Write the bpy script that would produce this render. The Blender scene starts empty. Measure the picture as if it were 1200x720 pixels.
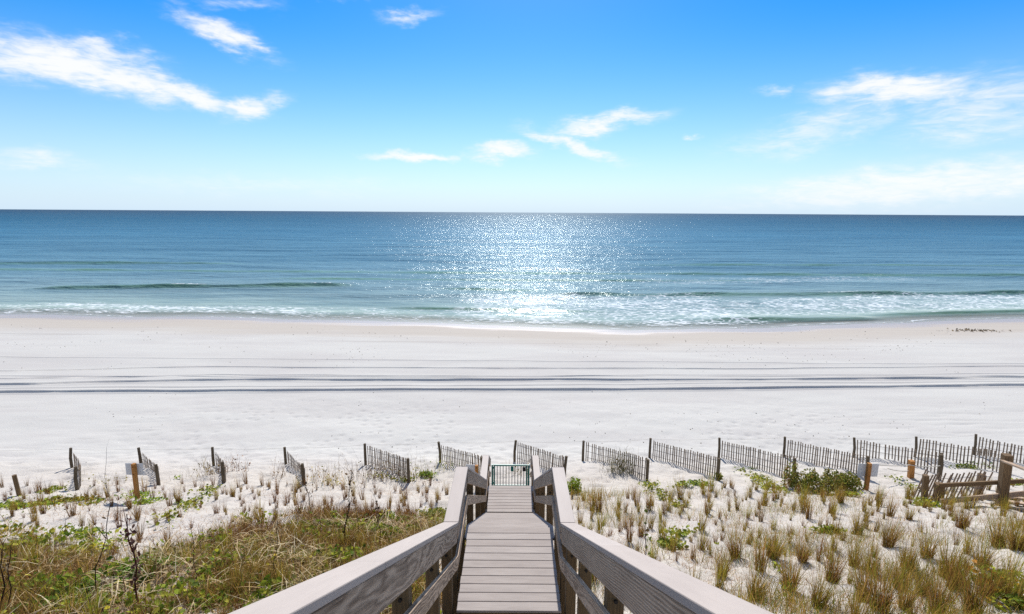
import bpy, math, random
import numpy as np
from mathutils import Matrix, Vector

rng = np.random.default_rng(11)
random.seed(5)
scene = bpy.context.scene
COL = scene.collection
R = math.radians

# ------------------------------------------------------------------ camera
F_PX, CAM_Z = 620.0, 12.0
PITCH, ROLL = R(10.15), R(0.35)
cam_rot = Matrix.Rotation(math.pi / 2 - PITCH, 4, 'X') @ Matrix.Rotation(ROLL, 4, 'Z')
cd = bpy.data.cameras.new('camera')
cd.sensor_width = 36.0
cd.lens = F_PX / 1200.0 * 36.0
cd.clip_start, cd.clip_end = 0.05, 200000.0
cam = bpy.data.objects.new('camera', cd)
cam.matrix_world = Matrix.Translation((0, 0, CAM_Z)) @ cam_rot
COL.objects.link(cam)
scene.camera = cam
RM = np.array(cam_rot.to_3x3())


# ------------------------------------------------------------------ noise
def _hash(ix, iy, seed):
    n = (ix.astype(np.int64) * 374761393 + iy.astype(np.int64) * 668265263 + seed * 974711) & 0x7fffffff
    n = ((n ^ (n >> 13)) * 1274126177) & 0x7fffffff
    return ((n ^ (n >> 16)) & 0xffff) / 65535.0


def vnoise(x, y, seed=0):
    x = np.asarray(x, float); y = np.asarray(y, float)
    ix, iy = np.floor(x), np.floor(y)
    fx, fy = x - ix, y - iy
    fx = fx * fx * fx * (fx * (fx * 6 - 15) + 10); fy = fy * fy * fy * (fy * (fy * 6 - 15) + 10)
    a = _hash(ix, iy, seed); b = _hash(ix + 1, iy, seed)
    c = _hash(ix, iy + 1, seed); d = _hash(ix + 1, iy + 1, seed)
    return (a * (1 - fx) + b * fx) * (1 - fy) + (c * (1 - fx) + d * fx) * fy * 1.0


def fbm(x, y, seed=0, octv=4, gain=0.5):
    s, a, t = 0.0, 1.0, 0.0
    x = np.asarray(x, float); y = np.asarray(y, float)
    for k in range(octv):
        s = s + a * (vnoise(x, y, seed + 17 * k) - 0.5); t += a
        x = x * 2.03 + 5.1; y = y * 2.03 - 3.7; a *= gain
    return s / t * 2.0


def sstep(a, b, x):
    t = np.clip((np.asarray(x, float) - a) / (b - a), 0, 1)
    return t * t * (3 - 2 * t)


# ------------------------------------------------------------------ terrain
_PD = [-40, -12, 0, 3, 5.5, 7, 8.5, 10, 12, 13.8, 15, 17, 19, 20.7, 22.5, 25, 30, 40]
_PH = [3.0, 2.9, 3.1, 4.0, 4.95, 5.45, 6.0, 6.55, 7.35, 8.05, 8.5, 9.2, 9.8, 10.2, 10.4, 10.5, 10.7, 11.0]
_gd = np.arange(-40, 40.01, 0.1)
_gz = np.interp(_gd, _PD, _PH)
_k = np.hanning(17); _k /= _k.sum()
_gz = np.convolve(np.pad(_gz, 8, mode='edge'), _k, 'valid')


def shore(x):
    s = np.interp(x, [-250, -60, -35, -10, 2, 12.5, 24, 38, 60, 250], [64, 60, 59.2, 57.4, 55.6, 53.9, 54.8, 58, 61.6, 70])
    return s + 0.9 * fbm(np.asarray(x) * 0.09, np.asarray(x) * 0 + 3.3, 61, 3)


RUTS = [  # x knots, y at the knots, depth, half width
    ([-60, -30, -17, 0, 16, 32, 60], [29.0, 29.85, 30.6, 31.1, 31.7, 32.8, 34.0], 0.10, 0.22),
    ([-60, -30, -20, 0, 16, 33, 60], [31.0, 31.6, 32.7, 33.3, 33.6, 34.6, 36.0], 0.09, 0.22),
    ([-60, -32, -20, 0, 18, 34, 60], [32.3, 32.8, 33.9, 34.2, 34.5, 34.9, 36.5], 0.035, 0.12),
    ([-60, -34, -21, 0, 18, 36, 60], [34.0, 34.8, 36.1, 36.2, 36.6, 37.4, 38.5], 0.045, 0.12),
    ([-60, -20, 0, 10, 30, 60], [33.4, 33.4, 33.9, 34.6, 35.2, 36.8], 0.03, 0.16),
    ([-60, -30, 0, 30, 60], [30.3, 30.7, 32.0, 33.4, 35.0], 0.03, 0.18),
    ([-60, 0, 30, 60], [38.6, 38.2, 38.0, 39], 0.028, 0.14),
]
MOUNDS = []
  # (x, y, radius, height) sand piled round fences and shrubs


def terrain(x, y, fine=True):
    x = np.asarray(x, float); y = np.asarray(y, float)
    sh = shore(x)
    z0 = CAM_Z - np.interp(y, _gd, _gz)
    ttop = np.clip((y - 38.0) / np.maximum(sh - 38.0, 1), 0, None)
    zf = np.where(ttop < 1, 1.06 * (1 - ttop ** 1.25), -(y - sh) * 0.055)
    w = sstep(33, 41, y)
    z = z0 * (1 - w) + zf * w
    dune = 1 - sstep(19.5, 24, y)
    z = z + dune * (0.22 * fbm(x * 0.21 + 4, y * 0.21, 3, 3))
    z = z + (1 - dune) * (1 - sstep(45, 52, y)) * 0.07 * fbm(x * 0.12, y * 0.3, 9, 3)
    sl = np.interp(y, [0, 5.3, 6.9, 12.4, 13.8, 15.1, 17], [1.5, 4.6, 4.6, 7.7, 7.7, 8.45, 8.9])
    cap_ = CAM_Z - sl - 0.42
    under = (1 - sstep(0.85, 1.6, np.abs(x))) * (1 - sstep(15.5, 17, y))
    z = z + np.minimum(cap_ - z, 0) * under
    for mx, my, mr, mh in MOUNDS:
        z = z + mh * np.exp(-((x - mx) ** 2 + (y - my) ** 2) / (mr * mr))
    if fine:
        z = z + dune * (0.10 * fbm(x * 1.1, y * 1.1, 21, 3) + 0.075 * fbm(x * 2.8, y * 2.8, 23, 3))
        trod = (1 - dune) * (1 - sstep(28.0, 31, y))
        z = z + trod * 0.025 * fbm(x * 1.6, y * 1.6, 25, 3)
        # footprints: small dents
        cx, cy = np.floor(x / 0.55), np.floor(y / 0.55)
        px = (cx + 0.25 + 0.5 * _hash(cx, cy, 71)) * 0.55; py = (cy + 0.25 + 0.5 * _hash(cx, cy, 72)) * 0.55
        on = (_hash(cx, cy, 73) > 0.55) & (vnoise(x * 0.18, y * 0.25, 74) > 0.48)
        dent = np.exp(-(((x - px) / 0.12) ** 2 + ((y - py) / 0.15) ** 2) ** 1.5)
        z = z - on * dent * 0.04 * sstep(18.5, 21, y) * (1 - sstep(26.5, 29, y))
        for i, (kx, ky, dep, hw) in enumerate(RUTS):
            yc = np.interp(x, kx, ky) + 0.16 * fbm(x * 0.13, x * 0 + i * 7.7, 33, 3)
            t = np.abs(y - yc)
            brk = 0.9 + 0.28 * fbm(x * 0.45, x * 0 + 3.1 * i, 35, 3)
            z = z + dep * brk * (-1.0 * (1 - sstep(hw * 0.55, hw * 1.12, t)) + 0.5 * np.exp(-((t - hw * 1.5) / (hw * 0.55)) ** 2))
    return z


def ray(px, py):
    d = np.array([(px - 600) / F_PX, (360 - py) / F_PX, -1.0])
    d = RM @ d
    return d / np.linalg.norm(d)


def on_ground(px, py, fine=False):
    d = ray(px, py); o = np.array([0, 0, CAM_Z])
    ts = np.concatenate([np.arange(2, 40, 0.05), np.arange(40, 140, 0.2)])
    P = o + ts[:, None] * d
    f = P[:, 2] - terrain(P[:, 0], P[:, 1], fine)
    i = int(np.argmax(f < 0)) if (f < 0).any() else len(ts) - 1
    return P[i]


def at_depth(px, py, Y):
    d = ray(px, py); return np.array([0, 0, CAM_Z]) + d * (Y / d[1])


def gz(x, y):
    return float(terrain(np.array([x]), np.array([y]))[0])


# ------------------------------------------------------------------ object helpers
def tag(o, label=None, cat=None, group=None, kind=None):
    if label: o['label'] = label
    if cat: o['category'] = cat
    if group: o['group'] = group
    if kind: o['kind'] = kind
    return o


def empty(name, loc=(0, 0, 0)):
    o = bpy.data.objects.new(name, None); o.location = loc
    o.empty_display_size = 0.1
    COL.objects.link(o)
    return o


def link(name, me, mat, parent=None, loc=None):
    o = bpy.data.objects.new(name, me)
    if mat is not None and not len(me.materials): me.materials.append(mat)
    if parent is not None:
        o.parent = parent
        if loc is None: loc = -Vector(world_loc(parent))
    if loc is not None: o.location = loc
    COL.objects.link(o)
    return o


def world_loc(o):
    v = Vector(o.location)
    while o.parent is not None:
        o = o.parent; v = v + Vector(o.location)
    return v


class MB:
    """collects boards, poles and the like and becomes ONE mesh"""
    def __init__(s): s.v = []; s.f = []; s.b = []

    def board(s, p0, p1, w, h, up=(0, 0, 1), jit=0.0, taper=1.0):
        p0, p1 = Vector(p0), Vector(p1)
        d = (p1 - p0); L = d.length; d.normalize()
        side = d.cross(Vector(up)); side.normalize(); u = side.cross(d)
        n = len(s.v); off = (random.random() * 50, random.random() * 50, random.random() * 50)
        for e, (p, q) in enumerate(((p0, 1.0), (p1, taper))):
            for a, b in ((-1, -1), (1, -1), (1, 1), (-1, 1)):
                j = Vector((random.uniform(-jit, jit), random.uniform(-jit, jit), random.uniform(-jit, jit)))
                s.v.append(p + side * (a * w / 2 * q) + u * (b * h / 2 * q) + j)
                s.b.append((off[0] + e * L, off[1] + a * w / 2, off[2] + b * h / 2))
        for q in ((0, 3, 2, 1), (4, 5, 6, 7), (0, 1, 5, 4), (1, 2, 6, 5), (2, 3, 7, 6), (3, 0, 4, 7)):
            s.f.append(tuple(n + k for k in q))
        return s

    def tube(s, pts, rad, sides=8):
        pts = [Vector(p) for p in pts]; n0 = len(s.v); off = random.random() * 50; L = 0
        rr = rad if isinstance(rad, (list, tuple)) else [rad] * len(pts)
        for i, p in enumerate(pts):
            d = (pts[min(i + 1, len(pts) - 1)] - pts[max(i - 1, 0)]).normalized()
            a = d.cross(Vector((0, 0, 1)) if abs(d.z) < 0.9 else Vector((0, 1, 0))).normalized(); b = a.cross(d)
            if i: L += (p - pts[i - 1]).length
            for k in range(sides):
                t = 2 * math.pi * k / sides
                s.v.append(p + (a * math.cos(t) + b * math.sin(t)) * rr[i])
                s.b.append((off + L, math.cos(t) * rr[i], math.sin(t) * rr[i]))
        for i in range(len(pts) - 1):
            for k in range(sides):
                a0 = n0 + i * sides; k2 = (k + 1) % sides
                s.f.append((a0 + k, a0 + k2, a0 + sides + k2, a0 + sides + k))
        s.f.append(tuple(n0 + k for k in range(sides))[::-1])
        e = n0 + (len(pts) - 1) * sides
        s.f.append(tuple(e + k for k in range(sides)))
        return s

    def build(s, name, mat, parent=None, bevel=0.0, smooth=False):
        me = bpy.data.meshes.new(name)
        me.from_pydata([tuple(v) for v in s.v], [], s.f)
        at = me.attributes.new('bco', 'FLOAT_VECTOR', 'POINT')
        at.data.foreach_set('vector', np.array(s.b, np.float32).ravel())
        if smooth: me.polygons.foreach_set('use_smooth', [True] * len(me.polygons))
        me.update()
        o = link(name, me, mat, parent)
        if bevel:
            m = o.modifiers.new('bevel', 'BEVEL'); m.width = bevel; m.segments = 2; m.limit_method = 'ANGLE'
        return o


def np_mesh(name, V, quads, cols=None, smooth=False, attrs=None):
    me = bpy.data.meshes.new(name)
    V = np.asarray(V, np.float32); Q = np.asarray(quads, np.int32)
    n, k = Q.shape
    me.vertices.add(len(V)); me.vertices.foreach_set('co', V.ravel())
    me.loops.add(n * k); me.loops.foreach_set('vertex_index', Q.ravel())
    me.polygons.add(n)
    me.polygons.foreach_set('loop_start', np.arange(0, n * k, k, dtype=np.int32))
    me.polygons.foreach_set('loop_total', np.full(n, k, np.int32))
    if smooth: me.polygons.foreach_set('use_smooth', np.ones(n, bool))
    if cols is not None:
        a = me.attributes.new('Col', 'FLOAT_COLOR', 'POINT')
        c = np.ones((len(V), 4), np.float32); c[:, :3] = cols
        a.data.foreach_set('color', c.ravel())
    for nm, arr in (attrs or {}).items():
        a = me.attributes.new(nm, 'FLOAT', 'POINT'); a.data.foreach_set('value', np.asarray(arr, np.float32).ravel())
    me.update(calc_edges=True); me.validate()
    return me


# ------------------------------------------------------------------ materials
class NT:
    def __init__(s, name):
        s.m = bpy.data.materials.new(name); s.m.use_nodes = True
        s.t = s.m.node_tree; s.t.nodes.clear()
        s.out = s.t.nodes.new('ShaderNodeOutputMaterial')

    def n(s, typ, ins=None, **kw):
        nd = s.t.nodes.new(typ)
        for k, v in kw.items(): setattr(nd, k, v)
        for k, v in (ins or {}).items(): s.set(nd.inputs[k], v)
        return nd

    def set(s, sock, v):
        if isinstance(v, bpy.types.NodeSocket): s.t.links.new(v, sock)
        elif isinstance(v, bpy.types.Node): s.t.links.new(v.outputs[0], sock)
        else: sock.default_value = v

    def math(s, op, a, b=None, c=None, clamp=False):
        nd = s.n('ShaderNodeMath', operation=op, use_clamp=clamp); s.set(nd.inputs[0], a)
        if b is not None: s.set(nd.inputs[1], b)
        if c is not None: s.set(nd.inputs[2], c)
        return nd.outputs[0]

    def mix(s, f, a, b, mode='MIX'):
        nd = s.n('ShaderNodeMix', data_type='RGBA', blend_type=mode)
        s.set(nd.inputs[0], f); s.set(nd.inputs[6], a); s.set(nd.inputs[7], b)
        return nd.outputs[2]

    def ramp(s, f, stops, interp='LINEAR'):
        nd = s.n('ShaderNodeValToRGB'); e = nd.color_ramp.elements; nd.color_ramp.interpolation = interp
        while len(e) < len(stops): e.new(0.5)
        for k, (p, c) in enumerate(stops):
            e[k].position = p; e[k].color = c if len(c) == 4 else (*c, 1)
        s.set(nd.inputs[0], f)
        return nd.outputs[0]

    def mapr(s, f, a, b, c=0.0, d=1.0, smooth=True):
        nd = s.n('ShaderNodeMapRange', interpolation_type='SMOOTHSTEP' if smooth else 'LINEAR')
        s.set(nd.inputs[0], f)
        for i, v in zip((1, 2, 3, 4), (a, b, c, d)): s.set(nd.inputs[i], v)
        return nd.outputs[0]

    def noise(s, vec, scale, detail=4, rough=0.5, dist=0.0):
        nd = s.n('ShaderNodeTexNoise', {'Scale': scale, 'Detail': detail, 'Roughness': rough, 'Distortion': dist})
        if vec is not None: s.set(nd.inputs['Vector'], vec)
        return nd.outputs[0]

    def scale(s, vec, sc):
        nd = s.n('ShaderNodeVectorMath', operation='MULTIPLY'); s.set(nd.inputs[0], vec); nd.inputs[1].default_value = sc
        return nd.outputs[0]

    def finish(s, sh): s.t.links.new(sh if isinstance(sh, bpy.types.NodeSocket) else sh.outputs[0], s.out.inputs[0]); return s.m


def rgb(r, g, b):  # sRGB 0-255 -> linear
    f = lambda c: (c / 255 / 12.92) if c <= 10 else ((c / 255 + 0.055) / 1.055) ** 2.4
    return (f(r), f(g), f(b), 1.0)


def wood(name, c_dark, c_light, grain=0.5, rough=0.8, bump=0.25, ring=9.0, knots=True, streak=1.0):
    n = NT(name)
    b = n.n('ShaderNodeAttribute', attribute_name='bco').outputs['Vector']
    warp = n.noise(n.scale(b, (0.8, 5, 5)), 1.0, 3, 0.5)
    wv = n.n('ShaderNodeVectorMath', operation='ADD'); n.set(wv.inputs[0], n.scale(b, (0.35, ring, ring)))
    comb = n.n('ShaderNodeCombineXYZ'); n.set(comb.inputs[1], n.math('MULTIPLY', warp, 1.7)); n.set(comb.inputs[2], n.math('MULTIPLY', warp, 1.1))
    n.set(wv.inputs[1], comb)
    rings = n.n('ShaderNodeTexWave', {'Vector': wv.outputs[0], 'Scale': 1.6, 'Distortion': 2.0, 'Detail': 3.0, 'Detail Scale': 1.2}, wave_type='RINGS', rings_direction='X').outputs[1]
    fine = n.noise(n.scale(b, (4, 140, 140)), 1.0, 3, 0.6)
    blot = n.noise(n.scale(b, (1.6, 7, 7)), 1.0, 4, 0.6)
    g = n.math('ADD', n.math('MULTIPLY', rings, 0.55 * grain), n.math('ADD', n.math('MULTIPLY', fine, 0.45 * streak), n.math('MULTIPLY', blot, 0.55)))
    g = n.mapr(g, 0.3, 0.3 + 0.6 + 0.45 * grain, smooth=False)
    col = n.mix(g, c_dark, c_light)
    bt = n.noise(n.scale(b, (0.02, 0.5, 0.5)), 1.0, 2, 0.5)
    col = n.mix(n.mapr(bt, 0.35, 0.65, 0.0, 0.35), col, n.mix(1.0, col, (0.78, 0.74, 0.72, 1), 'MULTIPLY'))
    if knots:
        vo = n.n('ShaderNodeTexVoronoi', {'Vector': n.scale(b, (1.3, 5.5, 5.5)), 'Scale': 1.0}, feature='F1').outputs['Distance']
        k = n.mapr(vo, 0.03, 0.17, 1.0, 0.0)
        col = n.mix(n.math('MULTIPLY', k, 0.65), col, (c_dark[0] * 0.4, c_dark[1] * 0.33, c_dark[2] * 0.28, 1))
    bm = n.n('ShaderNodeBump', {'Strength': bump, 'Distance': 0.004, 'Height': g})
    p = n.n('ShaderNodeBsdfPrincipled', {'Base Color': col, 'Roughness': rough, 'Normal': bm.outputs[0]})
    p.inputs['Specular IOR Level'].default_value = 0.25
    return n.finish(p)


M = {}
M['deck'] = wood('deck_board_wood', rgb(140, 131, 126), rgb(190, 181, 174), 0.12, 0.75, 0.25, knots=False)
M['cap'] = wood('rail_cap_wood', rgb(166, 156, 149), rgb(191, 181, 173), 0.05, 0.6, 0.12, knots=False, streak=0.4)
M['rail'] = wood('weathered_rail_wood', rgb(88, 68, 52), rgb(218, 194, 168), 0.75, 0.85, 0.5, ring=13.0, streak=1.3)
M['post'] = wood('treated_post_wood', rgb(80, 62, 40), rgb(132, 110, 78), 0.35, 0.85, 0.4)
M['fencewood'] = wood('grey_slat_wood', rgb(118, 101, 84), rgb(180, 160, 136), 0.3, 0.9, 0.3, knots=False)
M['fencepost'] = wood('fence_post_wood', rgb(72, 62, 48), rgb(124, 110, 90), 0.4, 0.9, 0.4)
M['signpost'] = wood('new_tan_post_wood', rgb(150, 98, 46), rgb(204, 150, 86), 0.4, 0.8, 0.2)
M['brownpost'] = wood('brown_post_wood', rgb(84, 66, 46), rgb(144, 118, 86), 0.5, 0.85, 0.4)


def plain(name, col, rough=0.5, metal=0.0, spec=0.4, vary=0.12):
    n = NT(name)
    tc = n.n('ShaderNodeTexCoord')
    nz = n.noise(tc.outputs['Object'], 9.0, 5, 0.6)
    c = n.mix(n.math('MULTIPLY', nz, vary * 2), col, tuple(v * 0.6 for v in col[:3]) + (1,))
    p = n.n('ShaderNodeBsdfPrincipled', {'Base Color': c, 'Roughness': rough, 'Metallic': metal})
    p.inputs['Specular IOR Level'].default_value = spec
    return n.finish(p)


M['teal'] = plain('teal_painted_metal', rgb(22, 124, 116), 0.4)
M['greybar'] = plain('grey_green_bar_metal', rgb(112, 128, 130), 0.45)
M['black'] = plain('black_metal', rgb(24, 26, 28), 0.5)
M['signback'] = plain('sign_sheet_back', rgb(206, 210, 214), 0.5, 0.0, 0.4)
M['wire'] = plain('galvanised_wire', rgb(120, 116, 112), 0.5, 0.6)
M['rope'] = plain('pale_rope', rgb(206, 200, 186), 0.9)
M['bolt'] = plain('dark_bolt', rgb(38, 34, 32), 0.6, 0.5)


def leaf_mat(name, trans=0.35, rough=0.7):
    n = NT(name)
    c = n.n('ShaderNodeAttribute', attribute_name='Col').outputs['Color']
    oi = n.n('ShaderNodeObjectInfo').outputs['Random']
    hsv = n.n('ShaderNodeHueSaturation', {'Hue': n.mapr(oi, 0, 1, 0.485, 0.515, False), 'Saturation': 1.0, 'Value': n.mapr(oi, 0, 1, 0.85, 1.15, False), 'Color': c})
    p = n.n('ShaderNodeBsdfPrincipled', {'Base Color': hsv.outputs[0], 'Roughness': rough})
    p.inputs['Specular IOR Level'].default_value = 0.12
    t = n.n('ShaderNodeBsdfTranslucent', {'Color': hsv.outputs[0]})
    mx = n.n('ShaderNodeMixShader', {0: trans, 1: p.outputs[0], 2: t.outputs[0]})
    return n.finish(mx)


M['blade'] = leaf_mat('grass_blades', 0.45)
M['leaf'] = leaf_mat('green_leaves', 0.42, 0.55)
M['twig'] = leaf_mat('dry_twigs', 0.0, 0.9)


def sand_mat():
    n = NT('white_sand')
    geo = n.n('ShaderNodeNewGeometry'); pos = geo.outputs['Position']
    wet = n.n('ShaderNodeAttribute', attribute_name='wet').outputs['Fac']
    lit = n.n('ShaderNodeAttribute', attribute_name='litter').outputs['Fac']
    dune = n.n('ShaderNodeAttribute', attribute_name='dune').outputs['Fac']
    big = n.noise(n.scale(pos, (0.10, 0.35, 0.3)), 1.0, 5, 0.6)
    gr = n.noise(pos, 60.0, 3, 0.7)
    mid = n.noise(n.scale(pos, (1.0, 1.6, 1.0)), 2.2, 5, 0.6)
    dry = n.mix(dune, rgb(192, 190, 184), rgb(190, 183, 173))
    dry = n.mix(n.math('MULTIPLY', n.mapr(big, 0.35, 0.68), 0.48), dry, rgb(178, 173, 169))
    dry = n.mix(n.math('MULTIPLY', n.mapr(gr, 0.45, 0.75), 0.16), dry, rgb(140, 130, 122))
    # fine drifted specks of shell and weed on the open beach
    sp = n.noise(n.scale(pos, (1.0, 2.0, 1.0)), 7.0, 4, 0.65)
    band = n.noise(n.scale(pos, (0.05, 0.6, 1.0)), 1.0, 3, 0.6)
    spm = n.math('MULTIPLY', n.mapr(sp, 0.66, 0.72), n.mapr(band, 0.45, 0.62))
    dry = n.mix(n.math('MULTIPLY', spm, 0.5), dry, rgb(120, 108, 98))
    st = n.noise(n.scale(pos, (0.03, 1.1, 0)), 1.0, 5, 0.65)
    dry = n.mix(n.math('MULTIPLY', n.math('MULTIPLY', n.mapr(st, 0.50, 0.66), n.mapr(wet, 0.0, 0.05)), 0.30), dry, rgb(150, 142, 136))
    wn = n.math('ADD', wet, n.math('MULTIPLY', n.math('SUBTRACT', n.noise(n.scale(pos, (0.08, 0.5, 0)), 1.0, 4, 0.6), 0.5), 0.5))
    damp = n.mapr(wn, 0.02, 0.50); soaked = n.mapr(wn, 0.62, 0.92)
    c = n.mix(n.math('MULTIPLY', damp, 0.75), dry, rgb(176, 167, 155))
    c = n.mix(n.math('MULTIPLY', soaked, 0.8), c, rgb(158, 147, 140))
    ln = n.math('ADD', lit, n.math('MULTIPLY', n.math('SUBTRACT', mid, 0.5), 0.9))
    litc = n.mix(n.noise(pos, 26.0, 4, 0.7), rgb(58, 44, 30), rgb(158, 138, 112))
    c = n.mix(n.math('MULTIPLY', n.mapr(ln, 0.45, 0.95), 0.78), c, litc)
    h = n.math('ADD', n.math('MULTIPLY', gr, 0.12), n.math('MULTIPLY', n.noise(pos, 14.0, 4, 0.6), 0.55))
    bm = n.n('ShaderNodeBump', {'Strength': n.math('MULTIPLY', n.math('SUBTRACT', 1.0, damp), 0.55), 'Distance': n.mapr(dune, 0, 1, 0.05, 0.13), 'Height': h})
    p = n.n('ShaderNodeBsdfPrincipled', {'Base Color': c, 'Roughness': n.mapr(soaked, 0, 1, 0.95, 0.35), 'Normal': bm.outputs[0]})
    n.set(p.inputs['Specular IOR Level'], n.mapr(soaked, 0, 1, 0.1, 0.5))
    return n.finish(p)


M['sand'] = sand_mat()


def sea_mat():
    n = NT('sea_water')
    geo = n.n('ShaderNodeNewGeometry'); pos = geo.outputs['Position']
    off = n.n('ShaderNodeAttribute', attribute_name='off').outputs['Fac']      # metres out from the waterline
    foam = n.n('ShaderNodeAttribute', attribute_name='foam').outputs['Fac']
    face = n.n('ShaderNodeAttribute', attribute_name='face').outputs['Fac']
    depth = n.n('ShaderNodeAttribute', attribute_name='depth').outputs['Fac']
    lo = n.math('LOGARITHM', n.math('ADD', n.math('MAXIMUM', off, 0.0), 1.0), 10.0)
    body = n.ramp(n.math('DIVIDE', lo, 3.6), [
        (0.0, rgb(178, 182, 170)), (0.22, rgb(156, 174, 166)), (0.33, rgb(132, 154, 156)), (0.42, rgb(114, 143, 153)),
        (0.52, rgb(88, 127, 146)), (0.66, rgb(60, 111, 138)), (0.78, rgb(26, 84, 112)), (1.0, rgb(6, 46, 74))])
    pv = n.math('ADD', n.math('MULTIPLY', n.noise(n.scale(pos, (0.012, 0.05, 0)), 1.0, 5, 0.6), 0.5), n.math('MULTIPLY', n.noise(n.scale(pos, (0.05, 0.33, 0)), 1.0, 6, 0.7), 0.5))
    body = n.mix(n.math('MULTIPLY', n.mapr(pv, 0.42, 0.60), 0.8), body, n.mix(1.0, body, (0.60, 0.70, 0.76, 1), 'MULTIPLY'))  # ripple darkness put into the water colour as streaks
    body = n.mix(n.math('MULTIPLY', face, 0.85), body, rgb(92, 128, 102))
    # foam made of torn lace
    v1 = n.n('ShaderNodeTexVoronoi', {'Vector': n.scale(pos, (0.55, 1.1, 0.6)), 'Scale': 1.6, 'Randomness': 1.0}, feature='DISTANCE_TO_EDGE').outputs[0]
    lace = n.mapr(v1, 0.0, 0.22, 1.0, 0.0)
    fn = n.noise(n.scale(pos, (0.5, 1.3, 0.5)), 1.2, 6, 0.68, 0.6)
    fval = n.math('ADD', foam, n.math('ADD', n.math('MULTIPLY', n.math('SUBTRACT', fn, 0.5), 1.5), n.math('MULTIPLY', n.math('SUBTRACT', lace, 0.45), 0.35)))
    fm = n.math('MULTIPLY', n.mapr(fval, 0.40, 0.78), n.mapr(foam, 0.02, 0.15))
    # ripples of several sizes
    a = n.noise(n.scale(pos, (0.55, 1.0, 1)), 3.0, 3, 0.55)
    b = n.noise(n.scale(pos, (0.45, 1.0, 1)), 0.75, 4, 0.6)
    c = n.noise(n.scale(pos, (0.25, 1.0, 1)), 0.12, 4, 0.55)
    d = n.noise(n.scale(pos, (0.18, 1.0, 1)), 0.02, 4, 0.55)
    h = n.math('ADD', n.math('ADD', n.math('MULTIPLY', a, 0.07), n.math('MULTIPLY', b, 0.50)), n.math('ADD', n.math('MULTIPLY', c, 2.0), n.math('MULTIPLY', d, 6.0)))
    calm = n.mapr(off, 0.0, 25.0, 0.35, 1.0)
    bm = n.n('ShaderNodeBump', {'Strength': calm, 'Distance': 1.0, 'Height': h})
    nrm = bm.outputs[0]
    dif = n.n('ShaderNodeBsdfDiffuse', {'Color': body, 'Normal': nrm})
    gl = n.n('ShaderNodeBsdfGlossy', {'Color': (0.86, 0.96, 0.98, 1), 'Roughness': 0.19, 'Normal': nrm})
    fr = n.n('ShaderNodeFresnel', {'IOR': 1.33, 'Normal': nrm}).outputs[0]
    fr = n.math('MINIMUM', n.math('MULTIPLY', fr, 0.34), n.mapr(lo, 0.8, 2.6, 0.09, 0.20))
    w = n.n('ShaderNodeMixShader', {0: fr, 1: dif.outputs[0], 2: gl.outputs[0]})
    # shallow edge: the sand shows through
    tr = n.n('ShaderNodeBsdfTransparent', {'Color': (0.93, 0.96, 0.94, 1)})
    w = n.n('ShaderNodeMixShader', {0: n.mapr(depth, 0.0, 0.30, 0.12, 1.0), 1: tr.outputs[0], 2: w.outputs[0]})
    fd = n.n('ShaderNodeBsdfDiffuse', {'Color': rgb(236, 240, 242)})
    w = n.n('ShaderNodeMixShader', {0: n.math('MULTIPLY', fm, 0.72), 1: w.outputs[0], 2: fd.outputs[0]})
    return n.finish(w)


M['sea'] = sea_mat()

# ------------------------------------------------------------------ fence table (needed first: sand piles up round the fences)
FENCES = [  # far post px, base py, near post px, base py, height m
    (84.5, 549, 90.5, 574, .74), (165.5, 547, 186, 569, .68), (250.5, 546, 262.5, 569, .70), (335, 545, 356, 569, .68),
    (428.5, 546, 479, 567, .82), (516, 545, 566, 562, .84), (603, 542, 661.5, 564, .84), (683, 540, 758, 564, .82),
    (761, 538, 841, 562, .80), (842, 538, 930, 562, .82), (918, 537, 1015, 561, .84), (1000, 537, 1102, 557, .84),
    (1072, 536, 1181, 556, .86), (1141, 534, 1243, 556, .86)]
fpts = []
for a, b, c, d, h in FENCES:
    fpts.append((on_ground(a, b), on_ground(c, d), h))
for k, (p, q, h) in enumerate(fpts):
    for t in (0.25, 0.6):
        m = p + (q - p) * t
        MOUNDS.append((m[0] + 0.2, m[1] + 0.1, 0.7, 0.10))
MOUNDS.append((on_ground(722, 552)[0], on_ground(722, 552)[1], 1.1, 0.15))


# ------------------------------------------------------------------ ground
def dense_edge_points():
    E_ = [(-200, 625), (0, 640), (60, 648), (130, 662), (190, 650), (250, 628), (300, 622), (350, 612), (420, 612), (480, 607), (535, 600)]
    return np.array([on_ground(*e)[:2] for e in E_])


EDGE = dense_edge_points()
EDGE = EDGE[np.argsort(EDGE[:, 0])]


def dense(x, y):
    """1 where the ground left of the stairs is overgrown"""
    e = np.interp(x, EDGE[:, 0], EDGE[:, 1])
    n_ = fbm(np.asarray(x) * 0.9, np.asarray(y) * 0.9, 81, 4)
    hole = sstep(.22, .42, fbm(np.asarray(x) * 1.5 + 3, np.asarray(y) * 1.9, 83, 3))
    return (1 - 0.85 * hole) * sstep(-1.0, 1.0, e - y + 1.8 * n_) * (1 - sstep(-0.9, -0.55, x))


def grow(a, b, s0, g, smax):
    out = [a]; s = s0
    while out[-1] < b:
        out.append(out[-1] + s); s = min(s * g, smax)
    return np.array(out)


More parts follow.
